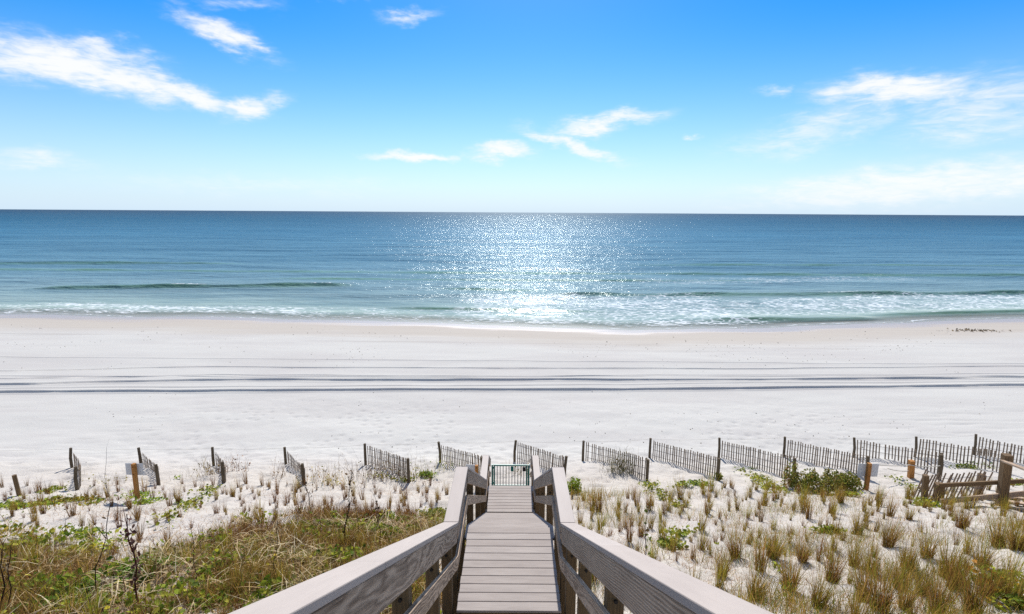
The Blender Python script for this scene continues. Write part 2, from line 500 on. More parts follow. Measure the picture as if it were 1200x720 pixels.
xr = grow(15, 420, 0.085, 1.06, 14)
xs = np.concatenate([-xr[::-1], np.arange(-15 + 0.085, 15 - 0.02, 0.085), xr])
ys = np.concatenate([np.arange(-40, 2, 1.0), np.arange(2, 20, 0.075), np.arange(20, 28.6, 0.09), np.arange(28.6, 39, 0.045),
                     np.arange(39, 66, 0.22), np.arange(66, 110, 2.0)])
X, Y = np.meshgrid(xs, ys)
Z = terrain(X, Y)
nx, ny = len(xs), len(ys)
idx = np.arange(nx * ny).reshape(ny, nx)
Q = np.stack([idx[:-1, :-1], idx[:-1, 1:], idx[1:, 1:], idx[1:, :-1]], -1).reshape(-1, 4)
sh = shore(X)
wet = 1 - np.clip((sh - Y) / 13.0, 0, 1)
lit = dense(X, Y) * (Y < 20)
dune_a = 1 - sstep(17.0, 22.0, Y)
me = np_mesh('beach', np.stack([X, Y, Z], -1).reshape(-1, 3), Q, None, True, {'wet': wet.ravel(), 'litter': lit.ravel(), 'dune': dune_a.ravel()})
tag(link('beach', me, M['sand']), 'white sand beach and dune slope with tyre tracks running along it', 'beach', kind='structure')

# ------------------------------------------------------------------ sea
xw = grow(66, 60000, 0.55, 1.11, 9000)
xs = np.concatenate([-xw[::-1], np.arange(-66 + 0.5, 66, 0.5), xw])
ys = np.concatenate([np.arange(50, 92, 0.14), grow(92, 60000, 0.16, 1.028, 9000)])
X, Y = np.meshgrid(xs, ys)
off = Y - shore(X)
Z = np.zeros_like(X); foam = np.zeros_like(X); face = np.zeros_like(X)
near = np.exp(-np.maximum(off, 0) / 260.0)
swell = 0.16 * np.sin(Y * 0.42 + 1.6 * fbm(X * 0.015, Y * 0.01, 41, 3) * 3) * sstep(8, 40, off) * near
Z += swell + 0.05 * fbm(X * 0.25, Y * 0.7, 43, 3) * sstep(1, 8, off) * near


def breaker(x0, x1, knots, vals, h, wf, wb, soft=5.0, crest=0.0, seed=0):
    """one wave: steep face to the shore (low y), long back; crest = how much it spills"""
    global Z, foam, face
    yc = np.interp(X, knots, vals) + 0.5 * fbm(X * 0.07, X * 0, seed + 50, 3)
    amp = sstep(x0 - soft, x0 + soft, X) * (1 - sstep(x1 - soft, x1 + soft, X)) * (0.75 + 0.45 * fbm(X * 0.11, X * 0 + 9.0, seed + 51, 3))
    t = Y - yc
    prof = np.where(t < 0, np.exp(-(t / wf) ** 2), np.exp(-(t / wb) ** 2))
    Z = Z + h * amp * prof
    face = np.maximum(face, np.clip(amp, 0, 1) * np.exp(-((t + wf * 0.7) / (wf * 0.75)) ** 2))
    if crest > 0:
        cn = sstep(0.0, 0.5, fbm(X * 0.16, X * 0 + 2.0, seed + 53, 3) - 0.15 + crest * 0.3)
        foam = np.maximum(foam, cn * np.clip(amp, 0, 1) * np.exp(-((t - 0.1) / (wf * 0.35)) ** 2) * 0.75)


breaker(-72, -27, [-80, -60, -27, -10], [80, 82, 86, 86.5], 0.60, 0.9, 3.0, 4, 0.8, 1)
breaker(-10, 4, [-20, 10], [84, 82], 0.25, 0.7, 2.5, 4, 0.0, 2)
breaker(7, 120, [0, 8, 20, 45, 80, 120], [77.5, 77.5, 77, 78.5, 81.5, 86], 0.60, 0.85, 2.6, 2.5, 1.0, 3)
breaker(22, 42, [10, 24, 34, 50], [59.5, 59, 59.5, 62], 0.34, 0.6, 2.2, 3, 0.1, 4)
breaker(44, 90, [40, 60, 90], [62.5, 65.5, 69], 0.28, 0.6, 2.0, 3, 0.1, 5)
breaker(-140, 140, [-140, 0, 140], [106, 104, 108], 0.30, 1.3, 4.0, 10, 0.0, 6)
breaker(-40, 45, [-60, 0, 60], [96, 95, 97], 0.26, 1.1, 3.5, 8, 0.35, 7)
breaker(-160, -65, [-160, -60], [117, 121], 0.45, 1.5, 4.0, 8, 0.0, 8)
breaker(30, 160, [0, 160], [122, 130], 0.28, 1.5, 4.0, 8, 0.0, 9)
breaker(-14, 10, [-20, 10], [66, 64], 0.22, 0.5, 2.0, 4, 0.5, 10)


def band(a, b, lo_, hi_, val, seed=0, soft=1.2):
    """foam between lo and hi metres off the waterline"""
    global foam
    w_ = 0.6 * fbm(X * 0.12, X * 0 + seed, 57, 3) * 2.0
    m_ = sstep(lo_ - soft, lo_ + soft, off + w_) * (1 - sstep(hi_ - soft, hi_ + soft * 2, off + w_)) * sstep(a - 5, a + 5, X) * (1 - sstep(b - 5, b + 5, X))
    foam = np.maximum(foam, m_ * val * (0.85 + 0.35 * fbm(X * 0.3, Y * 0.4, seed + 58, 3)))


band(-140, -22, 1.6, 6.4, 0.54, 1)
band(-140, -22, 4.6, 6.6, 0.66, 8)
band(-30, 4, 0.8, 8.0, 0.42, 2)
band(-8, 30, 1.5, 22.0, 0.58, 3)
band(26, 140, 4.5, 17.5, 0.54, 4)
band(-140, 140, 0.0, 0.5, 0.5, 5, 0.25)
band(20, 80, 32, 42, 0.40, 6, 2.5)
band(-10, 22, 38, 40, 0.4, 7, 1.5)
depth = np.maximum(Z - terrain(np.clip(X, -400, 400), np.clip(Y, -5, 100), False), 0) + (Y > 100) * 3
Zs = Z + 0.02
nx, ny = len(xs), len(ys)
idx = np.arange(nx * ny).reshape(ny, nx)
Q = np.stack([idx[:-1, :-1], idx[:-1, 1:], idx[1:, 1:], idx[1:, :-1]], -1).reshape(-1, 4)
me = np_mesh('sea', np.stack([X, Y, Zs], -1).reshape(-1, 3), Q, None, True,
             {'off': off.ravel(), 'foam': np.clip(foam, 0, 1).ravel(), 'face': np.clip(face, 0, 1).ravel(), 'depth': depth.ravel()})
tag(link('sea', me, M['sea']), 'blue sea with small breakers and sun glitter', 'sea', kind='structure')

# ------------------------------------------------------------------ stairs
SX = -0.015           # axis of the stairs
zf = lambda h: CAM_Z - h
ST = empty('beach_stairs', (SX, 6.2, gz(SX, 6.2)))
tag(ST, 'grey wooden stairs with two landings and handrails leading down to the beach', 'stairs')
HALF = 0.60
BW, BG, BT = 0.138, 0.010, 0.03


def deck(parent, y0, y1, h, name='deck_board', wid=HALF - 0.005, step=BW + BG):
    """boards laid from the far edge y1 back to y0; one mesh per landing"""
    m = MB(); y = y1
    while y - BW > y0 - 0.02:
        yy = max(y - BW, y0)
        e = random.uniform(-0.004, 0.004)
        m.board((SX - wid + e, (y + yy) / 2, zf(h) - BT / 2), (SX + wid + e, (y + yy) / 2, zf(h) - BT / 2 + random.uniform(-.001, .001)), y - yy, BT)
        y -= step
    return m.build(name, M['deck'], parent, 0.004)


def landing(y0, y1, h):
    o = deck(ST, y0, y1, h, 'landing')
    fr = MB()
    for s in (-1, 1):
        fr.board((SX + s * (HALF - 0.03), y0 + 0.02, zf(h) - BT - 0.1), (SX + s * (HALF - 0.03), y1 - 0.02, zf(h) - BT - 0.1), 0.038, 0.19)
    fr.board((SX - HALF + 0.06, y1 - 0.04, zf(h) - BT - 0.1), (SX + HALF - 0.06, y1 - 0.04, zf(h) - BT - 0.1), 0.038, 0.19)
    fr.board((SX - HALF + 0.06, y0 + 0.05, zf(h) - BT - 0.1), (SX + HALF - 0.06, y0 + 0.05, zf(h) - BT - 0.1), 0.038, 0.19)
    fr.build('joist', M['post'], o, 0.003)
    return o


def flight(ya, ha, yb, hb, nr):
    """treads from (ya, ha) up high down to (yb, hb); nr risers"""
    root = empty('stair_flight', (0, 0, 0)); root.parent = ST; root.location = -Vector(ST.location)
    run, rise = (yb - ya) / nr, (hb - ha) / nr
    for i in range(1, nr):
        y0, y1, h = ya + run * (i - 1), ya + run * i, ha + rise * i
        m = MB()
        w2 = (run + 0.02 - 0.006) / 2
        m.board((SX - HALF - 0.05, y0 + w2 / 2, zf(h) - 0.019), (SX + HALF + 0.05, y0 + w2 / 2, zf(h) - 0.019), w2, 0.038)
        m.board((SX - HALF - 0.05, y0 + w2 * 1.5 + 0.006, zf(h) - 0.019), (SX + HALF + 0.05, y0 + w2 * 1.5 + 0.006, zf(h) - 0.019), w2, 0.038)
        t = m.build('tread', M['deck'], None, 0.004); t.parent = root; t.location = (0, 0, 0)
    for s in (-1, 1):
        m = MB()
        x = SX + s * (HALF - 0.06)
        m.board((x, ya - 0.0, zf(ha) - 0.24), (x, yb - 0.06, zf(hb - rise) - 0.24 - 0.09), 0.04, 0.24)
        st = m.build('stringer', M['post'], None, 0.003); st.parent = root; st.location = (0, 0, 0)
    return root


H1, H2 = 4.45, 7.565
Y1a, Y1b = 5.27, 6.92
Y2a, Y2b = 12.39, 13.76
landing(Y1a + 0.005, Y1b, H1)
landing(Y2a, Y2b, H2)
o = deck(ST, -2.6, 0.10, 1.45, 'upper_deck')
flight(0.10, 1.45, Y1a, H1, 17)
flight(Y1b, H1, Y2a, H2, 18)
flight(Y2b, H2, 15.06, 8.40, 5)

# rails: sections of (y0, h0, y1, h1) of the cap's top
SECT = [(-2.6, 0.435, 0.12, 0.435), (0.12, 0.435, 5.65, 3.57), (5.65, 3.57, 7.01, 3.565), (7.01, 3.565, 12.30, 6.60), (12.30, 6.60, 13.68, 6.61), (13.68, 6.61, 15.10, 7.42)]
CAPW, CAPT = 0.172, 0.036
for s in (-1, 1):
    for si, (y0, h0, y1, h1) in enumerate(SECT):
        g = 0.004
        sl = (h1 - h0) / (y1 - y0)
        nrm = Vector((0, sl, 1)).normalized()
        A = Vector((0, y0 + g, zf(h0) - sl * -0.0)); B = Vector((0, y1 - g, zf(h1)))
        x = SX + s * (HALF + CAPW / 2 - 0.003)
        L = (B - A).length
        # the caps are boards butted end to end
        cuts = [0.0]
        if L > 4: cuts += [0.40 if s < 0 else 0.55, 0.80]
        cuts += [1.0]
        m = MB()
        for c0, c1 in zip(cuts[:-1], cuts[1:]):
            a = A + (B - A) * c0 + (B - A).normalized() * (0.002 if c0 else 0); b = A + (B - A) * c1
            m.board((x, a.y, a.z) - nrm * CAPT / 2 if False else Vector((x, a.y, a.z)) - nrm * CAPT / 2, Vector((x, b.y, b.z)) - nrm * CAPT / 2, CAPW, CAPT)
        m.build('rail_cap', M['cap'], ST, 0.005)
        xb = SX + s * (HALF + 0.022)
        for nm, dn, hh in (('top_rail', CAPT + 0.003 + 0.0925, 0.185), ('lower_rail', 0.52, 0.14)):
            m = MB()
            cs = [0.0, 1.0]
            if L > 4: cs = [0.0, 0.47 if s > 0 else 0.62, 1.0]
            if nm == 'lower_rail' and si in (2, 4): pass
            for c0, c1 in zip(cs[:-1], cs[1:]):
                a = A + (B - A) * c0; b = A + (B - A) * c1 - (B - A).normalized() * 0.003
                off_ = nrm * dn if nm == 'top_rail' else Vector((0, 0, dn))
                m.board(Vector((xb, a.y, a.z)) - off_, Vector((xb, b.y, b.z)) - off_, 0.038, hh, (0, 0, 1))
            m.build(nm, M['rail'], ST, 0.004)

POSTY = [-2.4, -0.9, 0.35, 1.75, 3.1, 4.35, 5.36, 5.92, 6.86, 8.5, 10.6, 12.14, 12.62, 13.5, 14.3, 15.02]
capz = lambda y: zf(np.interp(y, [-2.6, 0.12, 5.65, 7.01, 12.3, 13.68, 15.1], [0.435, 0.435, 3.57, 3.565, 6.6, 6.61, 7.42]))
bolt = MB()
for s in (-1, 1):
    for y in POSTY:
        xp = SX + s * (HALF + 0.042 + 0.058)
        zt = float(min(capz(y - 0.06), capz(y + 0.06))) - CAPT - 0.006
        zb = gz(xp, y) - 0.25
        m = MB(); m.board((xp, y, zb), (xp, y, zt), 0.112, 0.112, (0, 1, 0))
        p = m.build('post', M['post'], ST, 0.006)
        b = MB()
        for dz in (0.16,):
            for q in (0,):
                c = Vector((xp, y - 0.056, zt - dz - 0.12))
                b.tube([c + Vector((0, 0.004, 0)), c - Vector((0, 0.010, 0))], 0.014, 8)
        b.build('bolt', M['bolt'], p)

# gate at the foot of the last flight
GY = 15.16
GT = empty('metal_gate', (SX, GY, zf(8.36)))
tag(GT, 'low teal metal gate with thin upright bars closing the foot of the stairs', 'gate')
gx0, gx1, gzt, gzb = SX - 0.50, SX + 0.50, zf(7.64), zf(8.36)
m = MB()
m.board((gx0, GY, gzb), (gx0, GY, gzt), 0.045, 0.045, (0, 1, 0)); m.board((gx1, GY, gzb), (gx1, GY, gzt), 0.045, 0.045, (0, 1, 0))
m.board((gx0 + 0.024, GY, gzt - 0.022), (gx1 - 0.024, GY, gzt - 0.022), 0.04, 0.042); m.board((gx0 + 0.024, GY, gzb + 0.03), (gx1 - 0.024, GY, gzb + 0.03), 0.04, 0.04)
m.build('frame', M['teal'], GT, 0.004)
for k in range(10):
    x = gx0 + (gx1 - gx0) * (k + 1) / 11
    MB().board((x, GY, gzb + 0.052), (x, GY, gzt - 0.045), 0.022, 0.022, (0, 1, 0)).build('bar', M['greybar'], GT)
MB().board((SX + 0.05, GY - 0.03, gzt - 0.20), (SX + 0.05, GY - 0.03, gzt - 0.05), 0.09, 0.03, (0, 1, 0)).build('notice_plate', M['teal'], GT, 0.003)
MB().board((gx1 - 0.08, GY - 0.035, gzt - 0.19), (gx1 - 0.08, GY - 0.035, gzt - 0.07), 0.10, 0.05, (0, 1, 0)).build('latch', M['black'], GT, 0.004)
for s, x in ((-1, gx0 - 0.06), (1, gx1 + 0.06)):
    MB().board((x, GY, gzb - 0.25), (x, GY, gzt + 0.0), 0.05, 0.05, (0, 1, 0)).build('gate_post', M['teal'], GT, 0.004)
for z in (gzt - 0.10, gzb + 0.12):
    MB().tube([(gx0 - 0.030, GY - 0.004, z - 0.03), (gx0 - 0.030, GY - 0.004, z + 0.03)], 0.012, 8).build('hinge', M['teal'], GT)

# ------------------------------------------------------------------ sand fences
ORD = ['first', 'second', 'third', 'fourth', 'fifth', 'sixth', 'seventh']
FLAB = ['weathered slat sand fence seen almost end on, farthest left on the beach',
        'sagging slat sand fence behind the tan post with a grey sign',
        'short looking slat sand fence with dry brush, between two end on fences',
        'pale slat sand fence with twiggy plants at its near post, two left of the stairs',
        'slat sand fence overgrown with dry brown brush left of the stairs',
        'thin slat sand fence just left of the stairs, running behind the handrail',
        'slat sand fence beginning right behind the metal gate',
        'slat sand fence with a dark bushy plant growing in its middle',
        'clean upright slat sand fence over bare sand, right of the bushy one',
        'slat sand fence with green vines at the foot of its near end',
        'slat sand fence standing behind the big green shrub',
        'slat sand fence behind the right hand sign post',
        'slat sand fence passing behind the big brown walkover post',
        'slat sand fence at the far right edge of the beach']


def sand_fence(p, q, h, label, k):
    p, q = Vector(p), Vector(q)
    root = empty('sand_fence', (p.x, p.y, gz(p.x, p.y)))
    tag(root, label, 'fence', 'slat sand fences along the back of the beach')
    lean = Vector((random.uniform(-.05, .05), random.uniform(-.05, .05), 0))
    for e, (pt, hh) in enumerate(((p, h + 0.06), (q, h + 0.03))):
        g = gz(pt.x, pt.y)
        m = MB(); m.tube([(pt.x, pt.y, g - 0.3), (pt.x, pt.y, g + hh * 0.5), (pt.x + lean.x, pt.y + lean.y, g + hh)], [0.052, 0.052, 0.048], 9)
        m.build('fence_post', M['fencepost'], root)
    d = (q - p); L = Vector((d.x, d.y, 0)).length; n = max(8, int(L / 0.112))
    perp = Vector((-d.y, d.x, 0)).normalized()
    m = MB(); tops = []
    wires = [[], [], []]
    for i in range(1, n):
        t = i / n
        c = p + d * t + perp * (0.10 * math.sin(t * math.pi) + random.uniform(-.01, .01)) + perp * 0.06
        g = gz(c.x, c.y)
        zb0 = p.z + (q.z - p.z) * t
        top = max(zb0 + h * (0.86 if k < 4 else 1.0) - (0.05 if k > 3 else 0.16) * math.sin(t * math.pi) + random.uniform(-.025, .025), g + 0.12)
        lv = Vector((random.uniform(-.02, .02), random.uniform(-.02, .02), 0)) + lean * 0.7
        u = d.normalized()
        bot = min(g - 0.06, zb0 - 0.06)
        if random.random() < 0.02: continue
        if random.random() < 0.05: bot = g + 0.05
        m.board((c.x, c.y, bot), (c.x + lv.x, c.y + lv.y, top), 0.046 * random.uniform(.85, 1.15), 0.010, perp)
        for w_, fr in enumerate((0.2, 0.52, 0.84)):
            zz = zb0 + (top - zb0) * fr
            wires[w_].append((c.x + lv.x * fr, c.y + lv.y * fr, zz))
    m.build('slats', M['fencewood'], root)
    for w_ in wires:
        for sgn in (-1, 1):
            pass
        m = MB(); m.tube([tuple(Vector(a) + perp * 0.010) for a in w_], 0.0045, 4)
        m.tube([tuple(Vector(a) - perp * 0.010) for a in w_], 0.0045, 4)
        m.build('wire', M['wire'], root)


for k, (p, q, h) in enumerate(fpts):
    sand_fence(p, q, h, FLAB[k], k)


def stub(name, px_t, py_t, px_b, py_b, r, mat, label, cat='post', square=True):
    b = on_ground(px_b, py_b); t = at_depth(px_t, py_t, b[1])
    m = MB()
    g = gz(b[0], b[1])
    dirv = Vector(t) - Vector((b[0], b[1], g))
    lo_ = Vector((b[0], b[1], g)) - dirv.normalized() * 0.25
    if square: m.board(lo_, t, r * 2, r * 2, (0.15, 1, 0))
    else: m.tube([lo_, t], r, 10)
    return tag(m.build(name, mat, None, 0.006 if square else 0), label, cat)


stub('fence_post', 16.5, 557, 23, 583, 0.055, M['brownpost'], 'short stout wooden post alone in the sand at the far left edge', 'post', False)
stub('marker_post', 1068.5, 540, 1067, 560, 0.08, M['signpost'], 'short orange tan square post behind the leaning fence', 'post')


def sign(px_t, py_t, px_b, py_b, bx0, by0, bx1, by1, label, pr=0.045):
    b = on_ground(px_b, py_b); g = gz(b[0], b[1]); t = Vector(at_depth(px_t, py_t, b[1]))
    root = empty('beach_sign', (b[0], b[1], g)); tag(root, label, 'sign', 'signs facing the sea')
    lo_ = Vector((b[0], b[1], g)); dv = (t - lo_).normalized()
    MB().board(lo_ - dv * 0.3, t, pr * 2, pr * 2, (0.05, 1, 0)).build('sign_post', M['signpost'], root, 0.006)
    c0, c1 = Vector(at_depth(bx0, by0, b[1] + pr + 0.012)), Vector(at_depth(bx1, by1, b[1] + pr + 0.012))
    cx, w_, z0, z1 = (c0.x + c1.x) / 2, abs(c1.x - c0.x), min(c0.z, c1.z), max(c0.z, c1.z)
    MB().board((cx - w_ / 2, b[1] + pr + 0.012, (z0 + z1) / 2), (cx + w_ / 2, b[1] + pr + 0.012, (z0 + z1) / 2 - 0.01), 0.012, z1 - z0).build('sign_panel', M['signback'], root, 0.003)
    bb = MB()
    for zz in (z0 + 0.06, z1 - 0.06):
        bb.tube([(t.x, b[1] - pr - 0.006, zz), (t.x, b[1] - pr + 0.004, zz)], 0.012, 8)
    bb.build('bolt', M['bolt'], root)


sign(156.5, 543.5, 161.5, 586, 146.5, 543, 168.5, 556.5, 'back of a grey sign on a tan post in the sand left of the stairs')
sign(1019, 543, 1014.5, 576, 1006, 543.5, 1028, 558.5, 'back of a grey sign on a tan post beside the big green shrub', 0.055)
sign(558.5, 545.5, 559, 572, 546, 544.5, 557, 557, 'small grey sign on a brown post half hidden behind the left handrail', 0.05)

# ------------------------------------------------------------------ neighbour's walkover at the right edge
b0 = on_ground(1174, 594)
WY = b0[1]
WK = empty('wooden_walkover', (b0[0], WY, gz(b0[0], WY)))
tag(WK, 'end of a brown wooden beach walkover with posts and rails at the right edge', 'walkover')


def wk_post(pt, pb, Yd, r):
    t, b = Vector(at_depth(*pt, Yd)), Vector(at_depth(*pb, Yd)); dv = (b - t).normalized()
    g = gz(b.x, b.y)
    MB().board(b + dv * max(0.25, b.z - g + 0.2), t, 2 * r, 2 * r, (0.25, 1, 0)).build('post', M['brownpost'], WK, 0.008)


wk_post((1180.5, 533), (1173, 594), WY, 0.10)
wk_post((1151, 556), (1146, 580), WY + 1.6, 0.085)
wk_post((1101, 567), (1100, 584), WY + 0.5, 0.10)
wk_post((1085, 557), (1083, 586), WY + 0.3, 0.065)
wk_post((1230, 530), (1222, 590), WY - 0.3, 0.10)


def wk_board(a, ya, b, yb, w_, h_, name, mat):
    MB().board(at_depth(*a, ya), at_depth(*b, yb), w_, h_).build(name, mat, WK, 0.006)


wk_board((1101, 569), WY + 0.42, (1240, 562), WY - 0.16, 0.06, 0.115, 'cross_rail', M['brownpost'])
wk_board((1175, 540), WY - 0.02, (1250, 569), WY - 2.2, 0.15, 0.045, 'handrail', M['rail'])
wk_board((1102, 588), WY + 0.15, (1215, 577), WY - 0.05, 0.05, 0.15, 'lower_rail', M['rail'])
wk_board((1148, 590), WY + 0.6, (1215, 600), WY - 0.9, 0.24, 0.05, 'walk_board', M['rail'])
wk_board((1150, 583), WY + 1.0, (1235, 596), WY - 0.7, 0.24, 0.05, 'walk_board', M['rail'])
wk_board((1160, 580), WY + 1.4, (1245, 590), WY - 0.4, 0.24, 0.05, 'walk_board', M['rail'])

# leaning piece of slat fence beside it
LF = empty('leaning_fence', tuple(on_ground(1075, 583)))
tag(LF, 'broken piece of slat fence leaning over beside the walkover posts', 'fence')
m = MB(); ws = [[], []]
for i in range(19):
    t = i / 18
    bx, by = 1069 + 78 * t, 585 - 5 * t
    Yd = WY + 0.75 + 0.25 * t
    b = Vector(at_depth(bx, by, Yd)); g = gz(b.x, b.y)
    ln = 0.72 if i > 1 else 0.86
    tip = b + Vector((0.36 + random.uniform(-.06, .04), 0.10, ln + random.uniform(-.05, .05)))
    m.board((b.x, b.y, min(g, b.z) - 0.05), tip, 0.042, 0.012, (0, 1, 0))
    for k, fr in enumerate((0.3, 0.8)): ws[k].append(b + (tip - b) * fr)
m.build('slats', M['fencewood'], LF)
for w_ in ws:
    MB().tube(w_, 0.007, 5).build('wire', M['wire'], LF)
stub('fence_post', 1103, 533, 1100, 562, 0.055, M['fencepost'], 'thin dark post with a rope tied to it behind the leaning fence', 'post')


def rope(name, pts, r, label, sag=0.03, cat='rope'):
    P = []
    for a, b in zip(pts[:-1], pts[1:]):
        a, b = Vector(a), Vector(b)
        for i in range(9):
            t = i / 9; P.append(a.lerp(b, t) - Vector((0, 0, sag * 4 * t * (1 - t))))
    P.append(Vector(pts[-1]))
    m = MB(); m.tube(P, r, 6)
    return tag(m.build(name, M['rope'], None), label, cat)


pr = on_ground(1100, 562)
rope('rope', [at_depth(1022, 544, pr[1] - 0.7), at_depth(1066, 545, pr[1] + 0.0), at_depth(1102, 546, pr[1] - 0.06)], 0.014, 'pale rope running from the sign post to the dark post on the right', 0.05)
rope('rope', [at_depth(1040, 549, pr[1] + 0.3), at_depth(1066, 552, pr[1] + 0.1), at_depth(1092, 558, pr[1] - 0.2)], 0.014, 'lower pale rope sagging behind the leaning fence', 0.05)
tops = []
for p, q, h in fpts: tops.append((p[0], p[1] + 0.03, gz(p[0], p[1]) + h + 0.02))
a = Vector(tops[0]) - Vector((5.0, 0.2, 0))
rope('string_line', [a] + tops, 0.004, 'thin string strung along the tops of the sand fence posts', 0.05, 'string')

# ------------------------------------------------------------------ plants
def project(P):
    P = np.asarray(P, float) - np.array([0, 0, CAM_Z]); L = P @ RM
    return 600 + F_PX * L[..., 0] / -L[..., 2], 360 - F_PX * L[..., 1] / -L[..., 2]


def lin(*c): return np.array(rgb(*c)[:3])


def blades(base, length, width, az, lean0, lean1, cb, ct, seg=3):
    """curved tapering grass blades -> verts, quads, colours"""
    N = len(base); s = np.linspace(0, 1, seg + 1)
    V = np.zeros((N, seg + 1, 2, 3)); C = np.zeros((N, seg + 1, 2, 3))
    pos = np.array(base, float).copy()
    tw = az + np.pi / 2 + rng.normal(0, 0.5, N)
    side = np.stack([np.cos(tw), np.sin(tw), np.zeros(N)], -1)
    for k in range(seg + 1):
        if k:
            th = lean0 + (lean1 - lean0) * (s[k] + s[k - 1]) / 2
            st = (length / seg)[:, None]
            pos = pos + st * np.stack([np.sin(th) * np.cos(az), np.sin(th) * np.sin(az), np.cos(th)], -1)
        w = width * (1 - 0.86 * s[k] ** 1.5) / 2
        V[:, k, 0] = pos - side * w[:, None]; V[:, k, 1] = pos + side * w[:, None]
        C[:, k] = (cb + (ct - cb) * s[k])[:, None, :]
    b = (np.arange(N) * (seg + 1) * 2)[:, None]
    q = np.concatenate([b + np.array([2 * k, 2 * k + 1, 2 * k + 3, 2 * k + 2]) for k in range(seg)], 0)
    return V.reshape(-1, 3), q, C.reshape(-1, 3)


def leaves(cen, size, col, tilt=0.5, asp=0.75):
    """small cupped oval leaves (two quads each, folded on the midrib)"""
    N = len(cen); a = rng.uniform(0, 2 * np.pi, N); t = rng.normal(0, tilt, N); t2 = rng.normal(0, tilt, N)
    u = np.stack([np.cos(a) * np.cos(t), np.sin(a) * np.cos(t), np.sin(t)], -1)
    v = np.stack([-np.sin(a) * np.cos(t2), np.cos(a) * np.cos(t2), np.sin(t2)], -1)
    w = np.cross(u, v)
    S = size[:, None]
    pts = [cen - u * S * 0.5, cen - u * S * 0.15 + v * S * asp * 0.5 + w * S * 0.12, cen + u * S * 0.28 + v * S * asp * 0.36 + w * S * 0.10, cen + u * S * 0.5,
           cen + u * S * 0.28 - v * S * asp * 0.36 + w * S * 0.10, cen - u * S * 0.15 - v * S * asp * 0.5 + w * S * 0.12]
    V = np.stack(pts, 1).reshape(-1, 3)
    b = (np.arange(N) * 6)[:, None]
    q = np.concatenate([b + np.array([0, 3, 2, 1]), b + np.array([0, 5, 4, 3])], 0)
    return V, q, np.repeat(col, 6, 0)


def join(parts):
    V, Q, C, n = [], [], [], 0
    for v, q, c in parts:
        V.append(v); Q.append(q + n); C.append(c); n += len(v)
    return np.concatenate(V), np.concatenate(Q), np.concatenate(C)


def pal(n, cols, var=0.18, p=None):
    cols = np.array([lin(*c) for c in cols]); i = rng.choice(len(cols), n, p=p)
    return cols[i] * np.exp(rng.normal(0, var, (n, 1)))


TAN = [(190, 152, 86), (172, 132, 66), (202, 170, 104), (152, 114, 58)]
OLIVE = [(148, 134, 40), (166, 146, 50), (128, 122, 38), (176, 152, 62)]
BROWN = [(124, 88, 48), (148, 106, 58), (104, 72, 40), (166, 126, 74)]
RUST = [(138, 92, 52), (116, 76, 44), (158, 114, 66), (104, 74, 46), (150, 122, 70)]
GREEN = [(126, 142, 40), (104, 128, 38), (150, 154, 46), (88, 112, 36)]
LIME = [(158, 166, 54), (136, 150, 46), (116, 134, 42), (176, 172, 66), (92, 112, 40)]


def tuft_mesh(name, n, L0, L1, spread, lmax, base_c, tip_c, w=0.009, r=0.05):
    a = rng.uniform(0, 2 * np.pi, n); rr = r * np.sqrt(rng.uniform(0, 1, n))
    base = np.stack([rr * np.cos(a), rr * np.sin(a), np.full(n, -0.03)], -1)
    az = a + rng.normal(0, 0.8, n)
    l0 = np.abs(rng.normal(0, spread, n)); l1 = l0 + np.abs(rng.normal(0, lmax, n))
    Ln = rng.uniform(L0, L1, n) * (1 - 0.25 * np.clip(l1, 0, 1))
    return np_mesh(name, *blades(base, Ln, w * rng.uniform(.7, 1.3, n), az, l0, l1, pal(n, base_c), pal(n, tip_c)))


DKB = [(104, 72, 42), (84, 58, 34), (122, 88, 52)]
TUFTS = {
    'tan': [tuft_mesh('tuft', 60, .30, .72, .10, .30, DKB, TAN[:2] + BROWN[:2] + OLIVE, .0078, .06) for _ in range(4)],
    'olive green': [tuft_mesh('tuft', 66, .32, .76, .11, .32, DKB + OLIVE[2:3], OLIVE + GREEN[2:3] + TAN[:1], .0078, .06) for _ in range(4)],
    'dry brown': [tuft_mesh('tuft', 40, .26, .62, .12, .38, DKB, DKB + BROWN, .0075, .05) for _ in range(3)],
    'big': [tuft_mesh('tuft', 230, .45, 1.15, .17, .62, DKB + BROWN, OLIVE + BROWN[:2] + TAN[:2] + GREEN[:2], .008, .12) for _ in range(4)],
}
for k in TUFTS:
    for me_ in TUFTS[k]: me_.materials.append(M['blade'])


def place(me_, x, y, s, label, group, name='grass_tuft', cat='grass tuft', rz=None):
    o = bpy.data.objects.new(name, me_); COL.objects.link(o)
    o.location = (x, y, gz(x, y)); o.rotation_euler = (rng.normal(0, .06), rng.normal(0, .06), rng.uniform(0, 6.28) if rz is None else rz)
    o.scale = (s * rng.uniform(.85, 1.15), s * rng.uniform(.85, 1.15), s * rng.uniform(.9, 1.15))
    return tag(o, label, cat, group)


